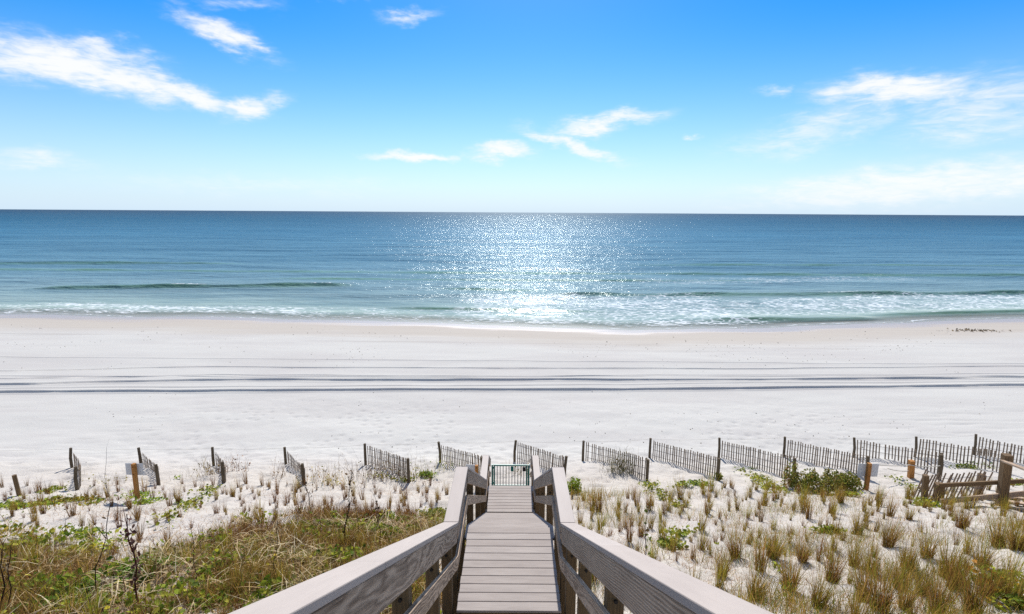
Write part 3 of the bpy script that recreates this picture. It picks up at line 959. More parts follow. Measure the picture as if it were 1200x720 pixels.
# planted rows right of the stairs
ZX = [(760, 'the bushy fence'), (845, 'the clean upright fence'), (930, 'the fence with vines'), (1012, 'the big green shrub'), (1062, 'the right hand sign'), (9999, 'the walkover')]
cand = []
for j, y in enumerate(np.arange(4.7, 17.2, 0.50)):
    for x in np.arange(0.95, 18, 0.52):
        xx = x + (0.26 if j % 2 else 0) + rng.normal(0, .13); yy = y + rng.normal(0, .12)
        px, py = project((xx, yy, gz(xx, yy)))
        if px > 1212 or py > 745 or px < 640: continue
        if py < 566 + 8 * math.sin(px * 0.02) + (12 if 690 < px < 1060 else 0): continue
        if rng.uniform() < 0.12 + 0.25 * (fbm(xx * .5, yy * .5, 141, 2) > .25): continue
        cand.append((xx, yy, px, py))
big_right = [(846, 672), (862, 655), (925, 690), (905, 655), (1000, 665), (1012, 700), (1040, 640), (1055, 690), (1085, 655), (1098, 715), (1060, 716),
             (958, 712), (1120, 690), (1150, 665), (1185, 705), (1005, 625), (1065, 612), (1125, 622), (985, 592), (1190, 650), (1140, 716), (975, 680), (1030, 718), (1080, 700), (1020, 672), (1110, 676), (1062, 668), (1160, 700), (885, 700), (1170, 640), (940, 660)]
for k, (px, py) in enumerate(big_right):
    b = on_ground(px, py)
    zone = next(n for lim, n in ZX if px < lim)
    row = 'midway down the slope below' if py < 640 else ('low on the slope below' if py < 685 else 'in the front row below')
    place(TUFTS['big'][k % 4], b[0], b[1], rng.uniform(.62, .85) * (0.75 if py < 630 else 1.0), f'big bushy olive clump of sea oats {row} {zone}', 'big sea oat clumps on the right slope', 'sea_oat_clump', 'grass clump')
nt = 0
kinds = ['tan', 'olive green', 'dry brown']
REST = []
cand.sort(key=lambda c: c[1])
for xx, yy, px, py in cand:
    if any((px - a) ** 2 + ((py - b) * 1.6) ** 2 < (14 + (py - 580) * .12) ** 2 for a, b in big_right) and rng.uniform() < .7: continue
    kd = kinds[int(rng.choice(3, p=[.36, .36, .28]))]
    s = float(np.clip(rng.lognormal(-.27, .34), .34, 1.6)) * (0.84 if yy > 8.5 else 1.0)
    if nt >= 290:
        REST.append((kd, xx, yy, s)); continue
    zone = next(n for lim, n in ZX if px < lim)
    row = ('just below' if py < 590 else 'midway down the slope below' if py < 630 else 'low on the slope below' if py < 672 else 'in the front rows below')
    size = 'small' if s < .66 else ('tall' if s > .88 else 'middling')
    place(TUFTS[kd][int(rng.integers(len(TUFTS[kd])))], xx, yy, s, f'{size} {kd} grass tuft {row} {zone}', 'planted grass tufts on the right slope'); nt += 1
V_l, Q_l, C_l, n0 = [], [], [], 0
for kd, xx, yy, s in REST:
    me_ = TUFTS[kd][int(rng.integers(len(TUFTS[kd])))]
    v = np.zeros(len(me_.vertices) * 3, np.float32); me_.vertices.foreach_get('co', v); v = v.reshape(-1, 3)
    q = np.zeros(len(me_.loops), np.int32); me_.loops.foreach_get('vertex_index', q); q = q.reshape(-1, 4)
    c = np.zeros(len(v) * 4, np.float32); me_.attributes['Col'].data.foreach_get('color', c); c = c.reshape(-1, 4)[:, :3]
    a_ = rng.uniform(0, 6.28); ca, sa = math.cos(a_), math.sin(a_)
    V_l.append(np.stack([v[:, 0] * ca - v[:, 1] * sa, v[:, 0] * sa + v[:, 1] * ca, v[:, 2]], -1) * s + np.array([xx, yy, gz(xx, yy)]))
    Q_l.append(q + n0); C_l.append(c); n0 += len(v)
if REST:
    tag(link('far_grass', np_mesh('far_grass', np.concatenate(V_l), np.concatenate(Q_l), np.concatenate(C_l)), M['blade']), 'farthest and smallest rows of planted grass tufts on the right slope', 'grass', kind='stuff')
print('right tufts', nt, len(REST))

# sparse dry tufts left of the stairs
nl = 0
for y in np.arange(8.5, 17.5, 0.5):
    for x in np.arange(-17, -0.9, 0.56):
        xx, yy = x + rng.normal(0, .2), y + rng.normal(0, .2)
        px, py = project((xx, yy, gz(xx, yy)))
        if px < -15 or py < 568 or px > 545 or float(dense(np.array([xx]), np.array([yy]))[0]) > .55: continue
        if rng.uniform() < (0.10 if px > 260 else 0.38): continue
        kd = 'dry brown' if rng.uniform() < .8 else 'tan'
        s = float(np.clip(rng.normal(.66, .18), .36, 1.05))
        lx = 'at the far left' if px < 90 else 'near the left sign' if px < 215 else 'below the pale fence' if px < 400 else 'below the brush covered fence' if px < 500 else 'beside the left handrail'
        row = 'high in the white sand' if py < 588 else 'in the white sand' if py < 606 else 'at the weeds edge'
        size = 'small' if s < .64 else ('tall' if s > .84 else 'middling')
        place(TUFTS[kd][int(rng.integers(3))], xx, yy, s, f'{size} {kd} grass tuft {row} {lx}', 'sparse dry grass tufts left of the stairs', 'dry_grass_tuft', 'dry tuft'); nl += 1
print('left tufts', nl)


# grassy clumps in the overgrown ground
nc = 0
while nc < 60:
    xx, yy = rng.uniform(-8, -.95), rng.uniform(3.9, 9.5)
    px, py = project((xx, yy, gz(xx, yy)))
    if px < -10 or py > 760 or px > 560 or float(dense(np.array([xx]), np.array([yy]))[0]) < .5: continue
    kd = ['big', 'dry brown', 'olive green'][int(rng.integers(3))]
    s_ = rng.uniform(.30, .52) if kd == 'big' else rng.uniform(.7, 1.05)
    col_ = {'big': 'bushy olive', 'dry brown': 'dry brown', 'olive green': 'slim green'}[kd]
    lx = 'at the far left' if px < 130 else 'left of the middle stems' if px < 290 else 'towards the left handrail'
    row = 'lowest in the weeds' if py > 690 else 'amid the overgrown weeds' if py > 645 else 'near the upper edge of the weeds'
    place(TUFTS[kd][int(rng.integers(3))], xx, yy, s_, f'{col_} grassy clump {row} {lx}', 'grassy clumps in the overgrown ground', 'weed_clump', 'weed clump'); nc += 1


# overgrown ground on the left: dry stems, blades, low leaves
def scatter(n, x0, x1, y0, y1, fn):
    out = np.zeros((0, 2))
    while len(out) < n:
        x = rng.uniform(x0, x1, n * 2); y = rng.uniform(y0, y1, n * 2)
        k = rng.uniform(0, 1, n * 2) < fn(x, y)
        out = np.concatenate([out, np.stack([x[k], y[k]], -1)])
    return out[:n]


def vis(x, y):
    px, py = project(np.stack([x, y, terrain(x, y, False) + .1], -1)); return (px > -60) & (px < 640) & (py < 790)


parts = []
gn = lambda x, y, sd: fbm(x * 0.8, y * 0.8, sd, 3)
P = scatter(32000, -13, -.8, 3.4, 12, lambda x, y: dense(x, y) * vis(x, y) * np.clip(.5 + 1.5 * gn(x * 1.6, y * 1.6, 91), .05, 1))
n = len(P); z = terrain(P[:, 0], P[:, 1])
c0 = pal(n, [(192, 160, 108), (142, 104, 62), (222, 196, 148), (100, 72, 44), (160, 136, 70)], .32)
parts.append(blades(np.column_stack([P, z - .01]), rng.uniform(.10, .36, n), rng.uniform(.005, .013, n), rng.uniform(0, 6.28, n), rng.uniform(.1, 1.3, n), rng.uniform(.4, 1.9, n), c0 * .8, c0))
P = scatter(6500, -13, -.8, 3.4, 12, lambda x, y: dense(x, y) * vis(x, y) * np.clip(.15 + 1.6 * gn(x, y, 93), .03, 1))
n = len(P); z = terrain(P[:, 0], P[:, 1]); c0 = pal(n, OLIVE + GREEN + TAN[:1], .25)
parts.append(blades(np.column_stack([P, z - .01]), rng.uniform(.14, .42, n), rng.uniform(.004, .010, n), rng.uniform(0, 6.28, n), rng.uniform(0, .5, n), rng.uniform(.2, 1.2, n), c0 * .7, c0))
P = scatter(6000, -13, -.8, 3.4, 12, lambda x, y: dense(x, y) * vis(x, y) * np.clip((gn(x * 1.9, y * 1.9, 95) - .15) * 4.0, .03, 1))
n = len(P); z = terrain(P[:, 0], P[:, 1]) + rng.uniform(.01, .16, n)
parts.append(leaves(np.column_stack([P, z]), rng.uniform(.035, .085, n), pal(n, GREEN + LIME[:3] + [(190, 176, 50)], .25, [.2, .2, .14, .14, .1, .1, .1, .02]), .6))
P = scatter(4200, -12, -.8, 3.4, 11, lambda x, y: dense(x, y) * vis(x, y) * np.clip((gn(x * 1.4, y * 1.4, 161) + .1) * 3, .05, 1))
n = len(P); z = terrain(P[:, 0], P[:, 1]) + rng.uniform(.03, .20, n); c0 = pal(n, [(226, 204, 160), (200, 170, 120), (84, 60, 38), (236, 220, 184)], .2)
parts.append(blades(np.column_stack([P, z]), rng.uniform(.15, .45, n), rng.uniform(.008, .017, n), rng.uniform(0, 6.28, n), rng.uniform(.6, 1.4, n), rng.uniform(1.2, 2.2, n), c0, c0))
P = scatter(1900, -12, -.8, 3.4, 11, lambda x, y: dense(x, y) * vis(x, y) * np.clip((gn(x * 1.7, y * 1.7, 163) - .05) * 4, .02, 1))
n = len(P); z = terrain(P[:, 0], P[:, 1]) + rng.uniform(.10, .26, n)
parts.append(leaves(np.column_stack([P, z]), rng.uniform(.05, .11, n), pal(n, LIME + GREEN, .25), .7))
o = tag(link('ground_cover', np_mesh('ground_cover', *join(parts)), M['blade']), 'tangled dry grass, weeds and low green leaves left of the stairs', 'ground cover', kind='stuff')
P = scatter(5200, -11, -.8, 4.5, 12.5, lambda x, y: vis(x, y) * sstep(.05, .35, dense(x, y)) * np.exp(-((np.interp(x, EDGE[:, 0], EDGE[:, 1]) - y - .25) / .55) ** 2) * np.clip((gn(x, y, 97) + .08) * 2.2, 0, 1) * sstep(-6.4, -4.4, x))
n = len(P); z = terrain(P[:, 0], P[:, 1]); c0 = pal(n, RUST, .25)
P2 = scatter(14000, -12, -.8, 3.6, 11, lambda x, y: dense(x, y) * vis(x, y) * np.clip((gn(x * 1.3, y * 1.3, 99) - .02) * 4, 0, 1))
n2 = len(P2); z2 = terrain(P2[:, 0], P2[:, 1]); c2 = pal(n2, RUST[2:] + TAN + OLIVE + BROWN[:1], .28)
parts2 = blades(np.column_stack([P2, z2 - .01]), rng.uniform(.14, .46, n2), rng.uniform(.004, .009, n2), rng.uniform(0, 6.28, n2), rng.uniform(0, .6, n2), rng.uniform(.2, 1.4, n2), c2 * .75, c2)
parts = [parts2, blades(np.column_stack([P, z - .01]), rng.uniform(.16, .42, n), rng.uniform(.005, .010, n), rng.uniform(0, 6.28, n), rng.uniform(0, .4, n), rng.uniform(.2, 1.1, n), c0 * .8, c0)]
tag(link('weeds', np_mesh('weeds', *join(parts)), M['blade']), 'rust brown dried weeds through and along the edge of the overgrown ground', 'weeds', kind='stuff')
# thin golden grass standing loose among the tufts
P = scatter(23000, .85, 12, 4.2, 15, lambda x, y: np.clip(.10 + 1.5 * (fbm(x * .8, y * .8, 151, 3) - .02), 0, 1) * (.22 + .78 * sstep(11, 6.5, y) * sstep(0.5, 5, x)))
n = len(P); z = terrain(P[:, 0], P[:, 1]); c0 = pal(n, OLIVE + TAN + GREEN[:2], .25)
tag(link('thin_grass', np_mesh('thin_grass', *blades(np.column_stack([P, z - .01]), rng.uniform(.10, .42, n), rng.uniform(.004, .007, n), rng.uniform(0, 6.28, n), rng.uniform(0, .5, n), rng.uniform(.2, 1.5, n), c0 * .75, c0)), M['blade']), 'thin golden grass standing loose among the planted tufts on the right slope', 'grass', kind='stuff')
# litter and thin strands in the sand of the right slope and round the stair posts
P = scatter(17000, -13, 12, 4, 17, lambda x, y: (np.abs(x) > .5) * np.clip(.15 + 1.2 * fbm(x * .7, y * .7, 101, 3), 0, 1) * (1 - .6 * sstep(9, 15, y)))
n = len(P); z = terrain(P[:, 0], P[:, 1]); c0 = pal(n, TAN + BROWN, .25)
tag(link('dry_litter', np_mesh('dry_litter', *blades(np.column_stack([P, z + .005]), rng.uniform(.05, .26, n), rng.uniform(.003, .007, n), rng.uniform(0, 6.28, n), rng.uniform(.5, 1.5, n), rng.uniform(1.1, 1.7, n), c0, c0)), M['blade']), 'dry straw and stems lying in the sand', 'plant litter', kind='stuff')


def vine(pts, rad, n, cols, label, size=(.05, .10), hgt=.13, name='vine_patch', cat='vine', group='vine patches in the sand', stems=True):
    """creeping leaves along a line of pixels on the ground"""
    W = np.array([on_ground(*p)[:2] for p in pts])
    t = rng.uniform(0, len(W) - 1, n) if len(W) > 1 else np.zeros(n)
    i = np.minimum(t.astype(int), max(len(W) - 2, 0)); f = (t - i)[:, None]
    n = int(n * 2.1)
    t = rng.uniform(0, len(W) - 1, n) if len(W) > 1 else np.zeros(n)
    i = np.minimum(t.astype(int), max(len(W) - 2, 0)); f = (t - i)[:, None]
    C = W[i] * (1 - f) + W[np.minimum(i + 1, len(W) - 1)] * f + rng.normal(0, rad, (n, 2)) * np.array([1, .8])
    keep = fbm(C[:, 0] * 2.6, C[:, 1] * 2.6, 111, 3) > -.12
    C = C[keep]; n = len(C)
    z = terrain(C[:, 0], C[:, 1]) + rng.uniform(.015, hgt, n)
    root = np.array([W[len(W) // 2][0], W[len(W) // 2][1], gz(*W[len(W) // 2])])
    parts = [leaves(np.column_stack([C, z]) - root, rng.uniform(*size, n), pal(n, cols, .22), .45)]
    k = max(6, n // 6); j = rng.integers(0, n, k)
    c0 = pal(k, OLIVE + BROWN[:2], .2)
    parts.append(blades(np.column_stack([C[j], z[j] * 0 + terrain(C[j, 0], C[j, 1])]) - root, rng.uniform(.08, .2, k), np.full(k, .006), rng.uniform(0, 6.28, k), rng.uniform(0, .8, k), rng.uniform(.5, 1.5, k), c0, c0))
    o = link(name, np_mesh(name, *join(parts)), M['leaf'], None, tuple(root))
    return tag(o, label, cat, group)


V_ = vine
V_([(0, 592), (30, 596), (55, 588)], .30, 420, LIME, 'thick yellow green vine mat at the far left edge of the sand')
V_([(60, 590), (95, 586), (120, 592)], .25, 260, GREEN + OLIVE, 'olive green weedy mat left of the tan sign post')
V_([(55, 580), (72, 573)], .12, 90, LIME, 'small bright vine patch beside the farthest left fence post')
V_([(0, 620), (25, 632), (0, 645)], .30, 330, GREEN + OLIVE, 'dark green weedy mat at the left edge below the yellow green vine')
V_([(185, 618), (205, 604), (228, 588), (250, 574)], .17, 330, LIME, 'bright green vine running diagonally up the sand toward the second fence')
V_([(150, 578), (178, 586), (165, 592)], .18, 130, GREEN + LIME[:2], 'green vine leaves round the foot of the tan sign post')
V_([(212, 563), (216, 561)], .10, 60, LIME, 'tiny lime vine patch in bare sand right of the left sign')
V_([(108, 626), (118, 640)], .20, 130, LIME[1:], 'green leafy patch low in the sand at the left, above the weeds')
V_([(75, 652), (110, 648)], .22, 190, LIME[:4] + [(196, 178, 54)], 'yellowing leafy vine along the edge of the weeds at the left')
V_([(165, 668), (175, 676)], .18, 200, [(96, 140, 40), (80, 122, 36), (110, 150, 48)], 'vivid green leafy weed in the middle of the brown weeds')
V_([(30, 700), (70, 708), (100, 690)], .24, 420, [(96, 132, 40), (80, 112, 36), (112, 146, 48)], 'vivid green leaves at the bottom left corner')
V_([(150, 672), (340, 660), (352, 668)], .05, 70, LIME, 'lime leaves scattered through the weeds left of the handrail')
V_([(352, 658), (366, 664)], .16, 150, LIME[:2] + [(186, 180, 60)], 'lime yellow leafy clump in the weeds close to the left handrail')
V_([(335, 690), (370, 686)], .20, 260, [(70, 86, 46), (84, 100, 56), (60, 76, 44)], 'dull dark green leafy clump beside the left handrail')
V_([(500, 606), (516, 600)], .14, 170, LIME[1:], 'green leaves in the sand beside the left handrail bend')
V_([(440, 560), (476, 566), (484, 562)], .12, 70, GREEN + OLIVE, 'green sprigs at the near post of the brush covered fence')
V_([(495, 556), (505, 560)], .13, 110, GREEN + LIME[1:2], 'green weeds in the sand between the two fences left of the stairs')
V_([(758, 566), (766, 578), (780, 586), (795, 596)], .14, 260, LIME, 'lime vine trailing down from the near post of the bushy fence')
V_([(800, 572), (812, 570), (824, 568)], .16, 240, LIME, 'yellow green vine mat below the near end of the clean upright fence')
V_([(880, 556), (900, 570), (912, 578)], .22, 420, LIME[:4] + OLIVE[:1], 'wide olive and lime vine mat at the foot of the fourth fence on the right')
V_([(870, 552), (878, 548)], .12, 90, GREEN + LIME[1:3], 'small dark green vine patch against the middle of the vine footed fence')
V_([(985, 578), (1000, 582)], .16, 170, OLIVE + LIME[:2], 'olive vine patch at the lower edge of the big green shrub')
V_([(1045, 560), (1075, 575)], .12, 60, GREEN + LIME[:2], 'thin line of green leaves in the sand between sign and walkover')
V_([(1118, 545), (1140, 548), (1166, 546)], .20, 170, GREEN + LIME[:3], 'green vine on the pale sand hump behind the leaning fence')
V_([(1186, 566), (1200, 570)], .18, 150, LIME, 'bright vine patch right of the tall walkover post')
V_([(1182, 586), (1200, 588)], .14, 130, LIME, 'lime vine under the walkover at the right edge')
V_([(1078, 590), (1092, 594)], .14, 120, LIME + OLIVE[:1], 'lime weeds in front of the leaning fence')
V_([(770, 640), (790, 634), (804, 622)], .13, 170, LIME, 'lime vine climbing the sand among tufts, right of the lower handrail')
V_([(780, 642), (830, 640)], .10, 90, LIME[1:], 'short row of green leaves lying under the lime vine')
V_([(958, 626), (990, 624)], .10, 90, LIME, 'lime vine leaves in a row in the middle of the right slope')
V_([(1145, 676), (1165, 690), (1180, 684)], .15, 130, LIME[:2] + [(204, 150, 44), (150, 164, 50)], 'vine with orange and yellow leaves at the lower right', (.05, .10), .22)
V_([(1180, 712), (1195, 700)], .14, 110, LIME + [(200, 150, 50)], 'green and orange vine leaves in the bottom right corner', (.05, .10), .2)
V_([(925, 712), (900, 640)], .05, 26, LIME, 'few lime leaves under the big clumps by the right handrail')


def shrub(px, py, rx, ry, rz_, n, cols, label, name='shrub', cat='shrub', size=(.05, .09), stems=26, ns=0.34):
    b = on_ground(px, py); g = gz(b[0], b[1])
    root = empty(name, (b[0], b[1], g)); tag(root, label, cat)
    th = rng.uniform(0, 2 * np.pi, n); ph = rng.uniform(0, 1, n); r = rng.uniform(.25, 1, n) ** .6
    C = np.stack([r * np.cos(th) * np.sqrt(1 - ph ** 2 * .8) * rx, r * np.sin(th) * np.sqrt(1 - ph ** 2 * .8) * ry, .04 + ph * r * rz_], -1)
    lump = fbm(C[:, 0] * 3.1 + px, C[:, 1] * 3.1 + C[:, 2] * 2.5, 121, 3)
    C = C[lump > -ns]; n = len(C)
    C[:, 2] += terrain(b[0] + C[:, 0], b[1] + C[:, 1]) - g
    link('leaves', np_mesh('leaves', *leaves(C, rng.uniform(*size, n), pal(n, cols, .28), .8)), M['leaf'], root, (0, 0, 0))
    k = stems; a = rng.uniform(0, 6.28, k)
    bs = np.stack([np.cos(a) * rx * .35 * rng.uniform(0, 1, k), np.sin(a) * ry * .35 * rng.uniform(0, 1, k), np.full(k, -.04)], -1)
    bs[:, 2] += terrain(b[0] + bs[:, 0], b[1] + bs[:, 1]) - g
    c0 = pal(k, BROWN, .2)
    link('stems', np_mesh('stems', *blades(bs, rng.uniform(.7, 1.1, k) * rz_ * 1.1, np.full(k, .012), a, rng.uniform(0, .3, k), rng.uniform(.3, 1.2, k), c0, c0)), M['twig'], root, (0, 0, 0))


SH = [(122, 134, 54), (144, 150, 66), (98, 112, 46), (146, 144, 66), (150, 130, 66)]
shrub(968, 574, 1.15, .75, .66, 4200, SH, 'big spreading olive green shrub in front of the sand fence right of centre')
shrub(925, 572, .28, .24, .95, 520, SH + BROWN[:2], 'narrow upright bush hugging a fence post beside the big green shrub')
shrub(673, 578, .24, .28, .55, 420, [(132, 150, 44), (108, 132, 40), (150, 160, 56)], 'bright green bush beside the bend of the right handrail')
shrub(842, 562, .16, .14, .28, 120, SH, 'small dark weed at the near post of the clean upright fence')


def brush(px, py, n, L0, L1, rx, ry, cols, label, spread=.25, curl=.5, w=.010, leafy=0, lcols=None):
    b = on_ground(px, py); g = gz(b[0], b[1])
    c = np.stack([rng.normal(0, rx, n), rng.normal(0, ry, n)], -1)
    zz = terrain(b[0] + c[:, 0], b[1] + c[:, 1]) - g
    c0 = pal(n, cols, .22); l0 = np.abs(rng.normal(0, spread, n))
    pt = [blades(np.column_stack([c, zz - .04]), rng.uniform(L0, L1, n), np.full(n, w) * rng.uniform(.5, 1.2, n), rng.uniform(0, 6.28, n), l0, l0 + np.abs(rng.normal(0, curl, n)), c0 * .8, c0)]
    # side twigs and seed heads
    top = pt[0][0].reshape(n, 4, 2, 3)
    for k in (1, 2, 3):
        sel = rng.uniform(0, 1, n) < .6; m_ = int(sel.sum())
        if m_: pt.append(blades(top[sel, k, 0], rng.uniform(.08, .22, m_), np.full(m_, w * .6), rng.uniform(0, 6.28, m_), rng.uniform(.2, .9, m_), rng.uniform(.4, 1.3, m_), c0[sel], c0[sel] * 1.1))
    if leafy:
        i = rng.integers(0, n, leafy); t = rng.uniform(0, .8, leafy)[:, None]
        cen = top[i, 0, 0] * (1 - t) + top[i, 3, 0] * t + rng.normal(0, .05, (leafy, 3))
        pt.append(leaves(cen, rng.uniform(.03, .07, leafy), pal(leafy, lcols or BROWN, .25), .8))
    return tag(link('dry_brush', np_mesh('dry_brush', *join(pt)), M['blade'], None, (b[0], b[1], g)), label, 'brush', 'dry brush round the sand fences')


GB = [(120, 100, 78), (98, 80, 62), (142, 120, 94), (84, 70, 52)]
brush(452, 562, 170, .45, 1.0, .62, .38, GB, 'mass of dry brown brush grown through the fence left of the stairs', .2, .4, .012, 260, GB + OLIVE[:1])
brush(494, 558, 40, .35, .95, .22, .22, GB + OLIVE[:2], 'tall thin dry weeds in the gap right of the brush covered fence', .16, .4, .010, 60, GREEN + OLIVE)
brush(520, 552, 34, .3, .8, .25, .2, GB + OLIVE, 'green and brown sprigs at the far post of the thin fence by the stairs', .2, .5, .010, 50, GREEN)
brush(724, 554, 130, .5, 1.0, .28, .2, [(84, 78, 46), (98, 84, 56), (70, 66, 40), (120, 98, 66)], 'dark bushy plant sticking up in the middle of a sand fence', .3, .5, .012, 260, [(76, 82, 44), (96, 90, 52), (110, 96, 60)])
brush(772, 546, 14, .4, .8, .4, .2, GB, 'thin bare twigs rising behind the clean upright fence', .3, .6, .007)
brush(247, 556, 70, .3, .7, .22, .2, GB + OLIVE[:1], 'dark dry weeds piled against the short looking fence', .35, .6, .012, 120, OLIVE + GB)
brush(276, 552, 40, .4, .85, .22, .2, BROWN + GB, 'reddish brown dry weed standing right of the short looking fence', .25, .5, .011, 90, BROWN)
brush(372, 566, 75, .35, .8, .36, .32, GB + BROWN, 'dry brown weeds right of the near post of the pale fence', .35, .7, .010, 110, BROWN + OLIVE)
brush(330, 560, 30, .35, .85, .2, .3, GB + BROWN[:2], 'straggling dry stalks crossing the foot of the pale fence', .5, .6, .010, 50, GB)
brush(222, 562, 20, .3, .7, .5, .3, GB, 'sparse thin twigs in the sand between the left sign and the short fence', .3, .7, .006)
brush(395, 570, 40, .3, .7, .4, .25, BROWN + OLIVE, 'low dry weeds left of the brush covered fence', .35, .7, .010, 70, OLIVE + BROWN)
brush(130, 566, 22, .3, .6, .4, .3, GB + OLIVE, 'sparse weeds in the sand between the first fence and the tan sign post', .4, .7, .008, 40, OLIVE)
brush(60, 596, 60, .3, .6, .6, .3, BROWN + OLIVE, 'brown weed stalks standing in the far left vine mat', .3, .6, .010, 60, OLIVE)
brush(240, 548, 18, .25, .6, .16, .12, OLIVE + GB, 'green brown grass at the far post of the short looking fence', .3, .5, .01)
brush(610, 556, 26, .4, .8, .22, .2, [(110, 92, 60), (150, 128, 88)], 'tan dry weeds behind the gate against the sand fence', .3, .5, .01, 30, OLIVE)
brush(1140, 598, 70, .25, .55, .6, .3, TAN + OLIVE, 'golden dry grass in front of the walkover posts', .25, .6, .010)
brush(690, 592, 40, .3, .6, .3, .3, OLIVE + TAN, 'olive grass beside the bend of the right handrail', .2, .5, .011)
brush(905, 708, 40, .4, .9, .2, .2, TAN + OLIVE, 'thin leaning straw right beside the lower right handrail', .3, .7, .007)


def stalk(px_b, py_b, px_t, py_t, r, cols, label, leafy=0, lcols=None, twigs=6, bend=.08):
    b = on_ground(px_b, py_b); t = at_depth(px_t, py_t, b[1])
    B = Vector((b[0], b[1], gz(b[0], b[1]))); T = Vector(t)
    root = empty('dead_stalk', tuple(B)); tag(root, label, 'stalk', 'tall dead stalks')
    H = (T - B).length
    pts = [B.lerp(T, i / 7) - B + Vector((math.sin(i * 1.9 + px_b) * .012 * H, math.cos(i * 1.3 + px_b) * .02 * H, 0)) * (1 if 0 < i else 0) for i in range(8)]
    pts[0] = pts[0] - Vector((0, 0, .05))
    c = lin(*cols)
    mb = MB(); mb.tube(pts, [r * (1 - .6 * i / 7) for i in range(8)], 6)
    tv = np.array([tuple(p) for p in pts])
    k = twigs; i = rng.integers(2, 8, k); c0 = np.tile(c, (k, 1))
    me_ = bpy.data.meshes.new('stem'); me_.from_pydata([tuple(v) for v in mb.v], [], mb.f)
    at = me_.attributes.new('Col', 'FLOAT_COLOR', 'POINT'); at.data.foreach_set('color', np.tile(np.append(c, 1), len(mb.v)).astype(np.float32))
    link('stem', me_, M['twig'], root, (0, 0, 0))
    pt = [blades(tv[i], rng.uniform(.1, .28, k) * H, np.full(k, r * 1.2), rng.uniform(0, 6.28, k), rng.uniform(.2, .8, k), rng.uniform(.3, 1.2, k), c0, c0)]
    if leafy:
        j = rng.uniform(.25 if lcols else .55, 1, leafy); f = j * 7; i0 = np.minimum(f.astype(int), 6); fr = (f - i0)[:, None]
        cen = tv[i0] * (1 - fr) + tv[i0 + 1] * fr + rng.normal(0, .035, (leafy, 3))
        pt.append(leaves(cen, rng.uniform(.03, .07, leafy), pal(leafy, lcols or GB, .25), .9))
    link('twigs', np_mesh('twigs', *join(pt)), M['blade'], root, (0, 0, 0))


DK = (62, 44, 36)
stalk(2, 722, 3, 640, .010, DK, 'dark dead stalk standing at the very left edge', 10)
stalk(9, 722, 12, 642, .008, DK, 'thin dark stalk just right of the leftmost stalk', 6)
stalk(106, 712, 128, 600, .008, (58, 40, 34), 'slender dark stalk leaning right, left of the knobbly brown stalk', 8, None, 5)
stalk(165, 716, 148, 602, .013, (92, 54, 40), 'knobbly red brown stalk with withered leaves near its top, below the left sign', 60, [(96, 70, 58), (120, 92, 80), (80, 56, 46)], 8)
stalk(128, 640, 124, 525, .005, (120, 112, 108), 'very tall hair thin grey stalk left of the tan sign post', 0, None, 4)
stalk(366, 604, 357, 562, .012, (84, 64, 50), 'leaning dead stalk in the sand above the rust brown weeds', 26, None, 8)
stalk(403, 645, 412, 556, .012, (88, 66, 50), 'dark weedy stalk rising out of the weeds below the dry brush', 50, [(92, 72, 50), (110, 88, 60)], 10)
stalk(422, 640, 418, 600, .008, (96, 70, 48), 'short brown stalk in the weeds left of the handrail', 10)
stalk(756, 690, 757, 588, .008, (70, 52, 42), 'thin dark upright stalk among the tufts right of the handrail', 30, [(120, 130, 60), (96, 76, 50)], 6)
stalk(448, 650, 440, 585, .008, (104, 80, 56), 'thin brown stalk beside the left handrail', 14)
stalk(20, 716, 86, 646, .006, (190, 172, 126), 'long pale straw leaning right across the weeds at the bottom left', 0, None, 0)
stalk(50, 716, 98, 668, .005, (176, 156, 110), 'second pale straw leaning right, lower than the long one', 0, None, 0)
stalk(280, 700, 286, 640, .007, (150, 128, 84), 'tan upright stem in the weeds at the middle left', 4)
stalk(230, 690, 226, 632, .007, (84, 62, 46), 'dark upright stem in the weeds below the green diagonal vine', 6)
stalk(320, 690, 326, 610, .007, (110, 92, 56), 'olive brown stem standing taller than the rust brown weeds', 10, OLIVE)

# drifted weed and bits on the beach
b = on_ground(1146, 388)
n = 110; c = rng.normal(0, 1, (n, 2)) * np.array([1.2, .4]); g = gz(b[0], b[1])
zz = terrain(b[0] + c[:, 0], b[1] + c[:, 1]) - g
tag(link('seaweed_clump', np_mesh('seaweed_clump', *leaves(np.column_stack([c, zz + rng.uniform(.0, .10, n)]), rng.uniform(.10, .26, n), pal(n, [(110, 98, 84), (134, 120, 100)], .2), .7)), M['leaf'], None, (b[0], b[1], g)),
    'dark clump of washed up seaweed on the damp sand at the right', 'seaweed')
pp = []
for cnt, x0, x1, y0, y1, sz in ((230, -26, 30, 19, 31, .055), (420, -55, 55, 35, 45, .07), (150, -55, 60, 44, 53, .10)):
    k = 0
    x = rng.uniform(x0, x1, cnt * 4); y = rng.uniform(y0, y1, cnt * 4)
    ok = fbm(x * .16, y * .35, 131, 3) > .12
    x, y = x[ok][:cnt], y[ok][:cnt]; n = len(x)
    pp.append(leaves(np.column_stack([x, y, terrain(x, y) + .012]), rng.uniform(.4, 1.5, n) * sz, pal(n, [(96, 84, 72), (70, 62, 54), (128, 116, 100)], .25), .3))
tag(link('debris', np_mesh('debris', *join(pp)), M['leaf']), 'scattered dark bits of weed and shell on the open beach', 'beach debris', kind='stuff')


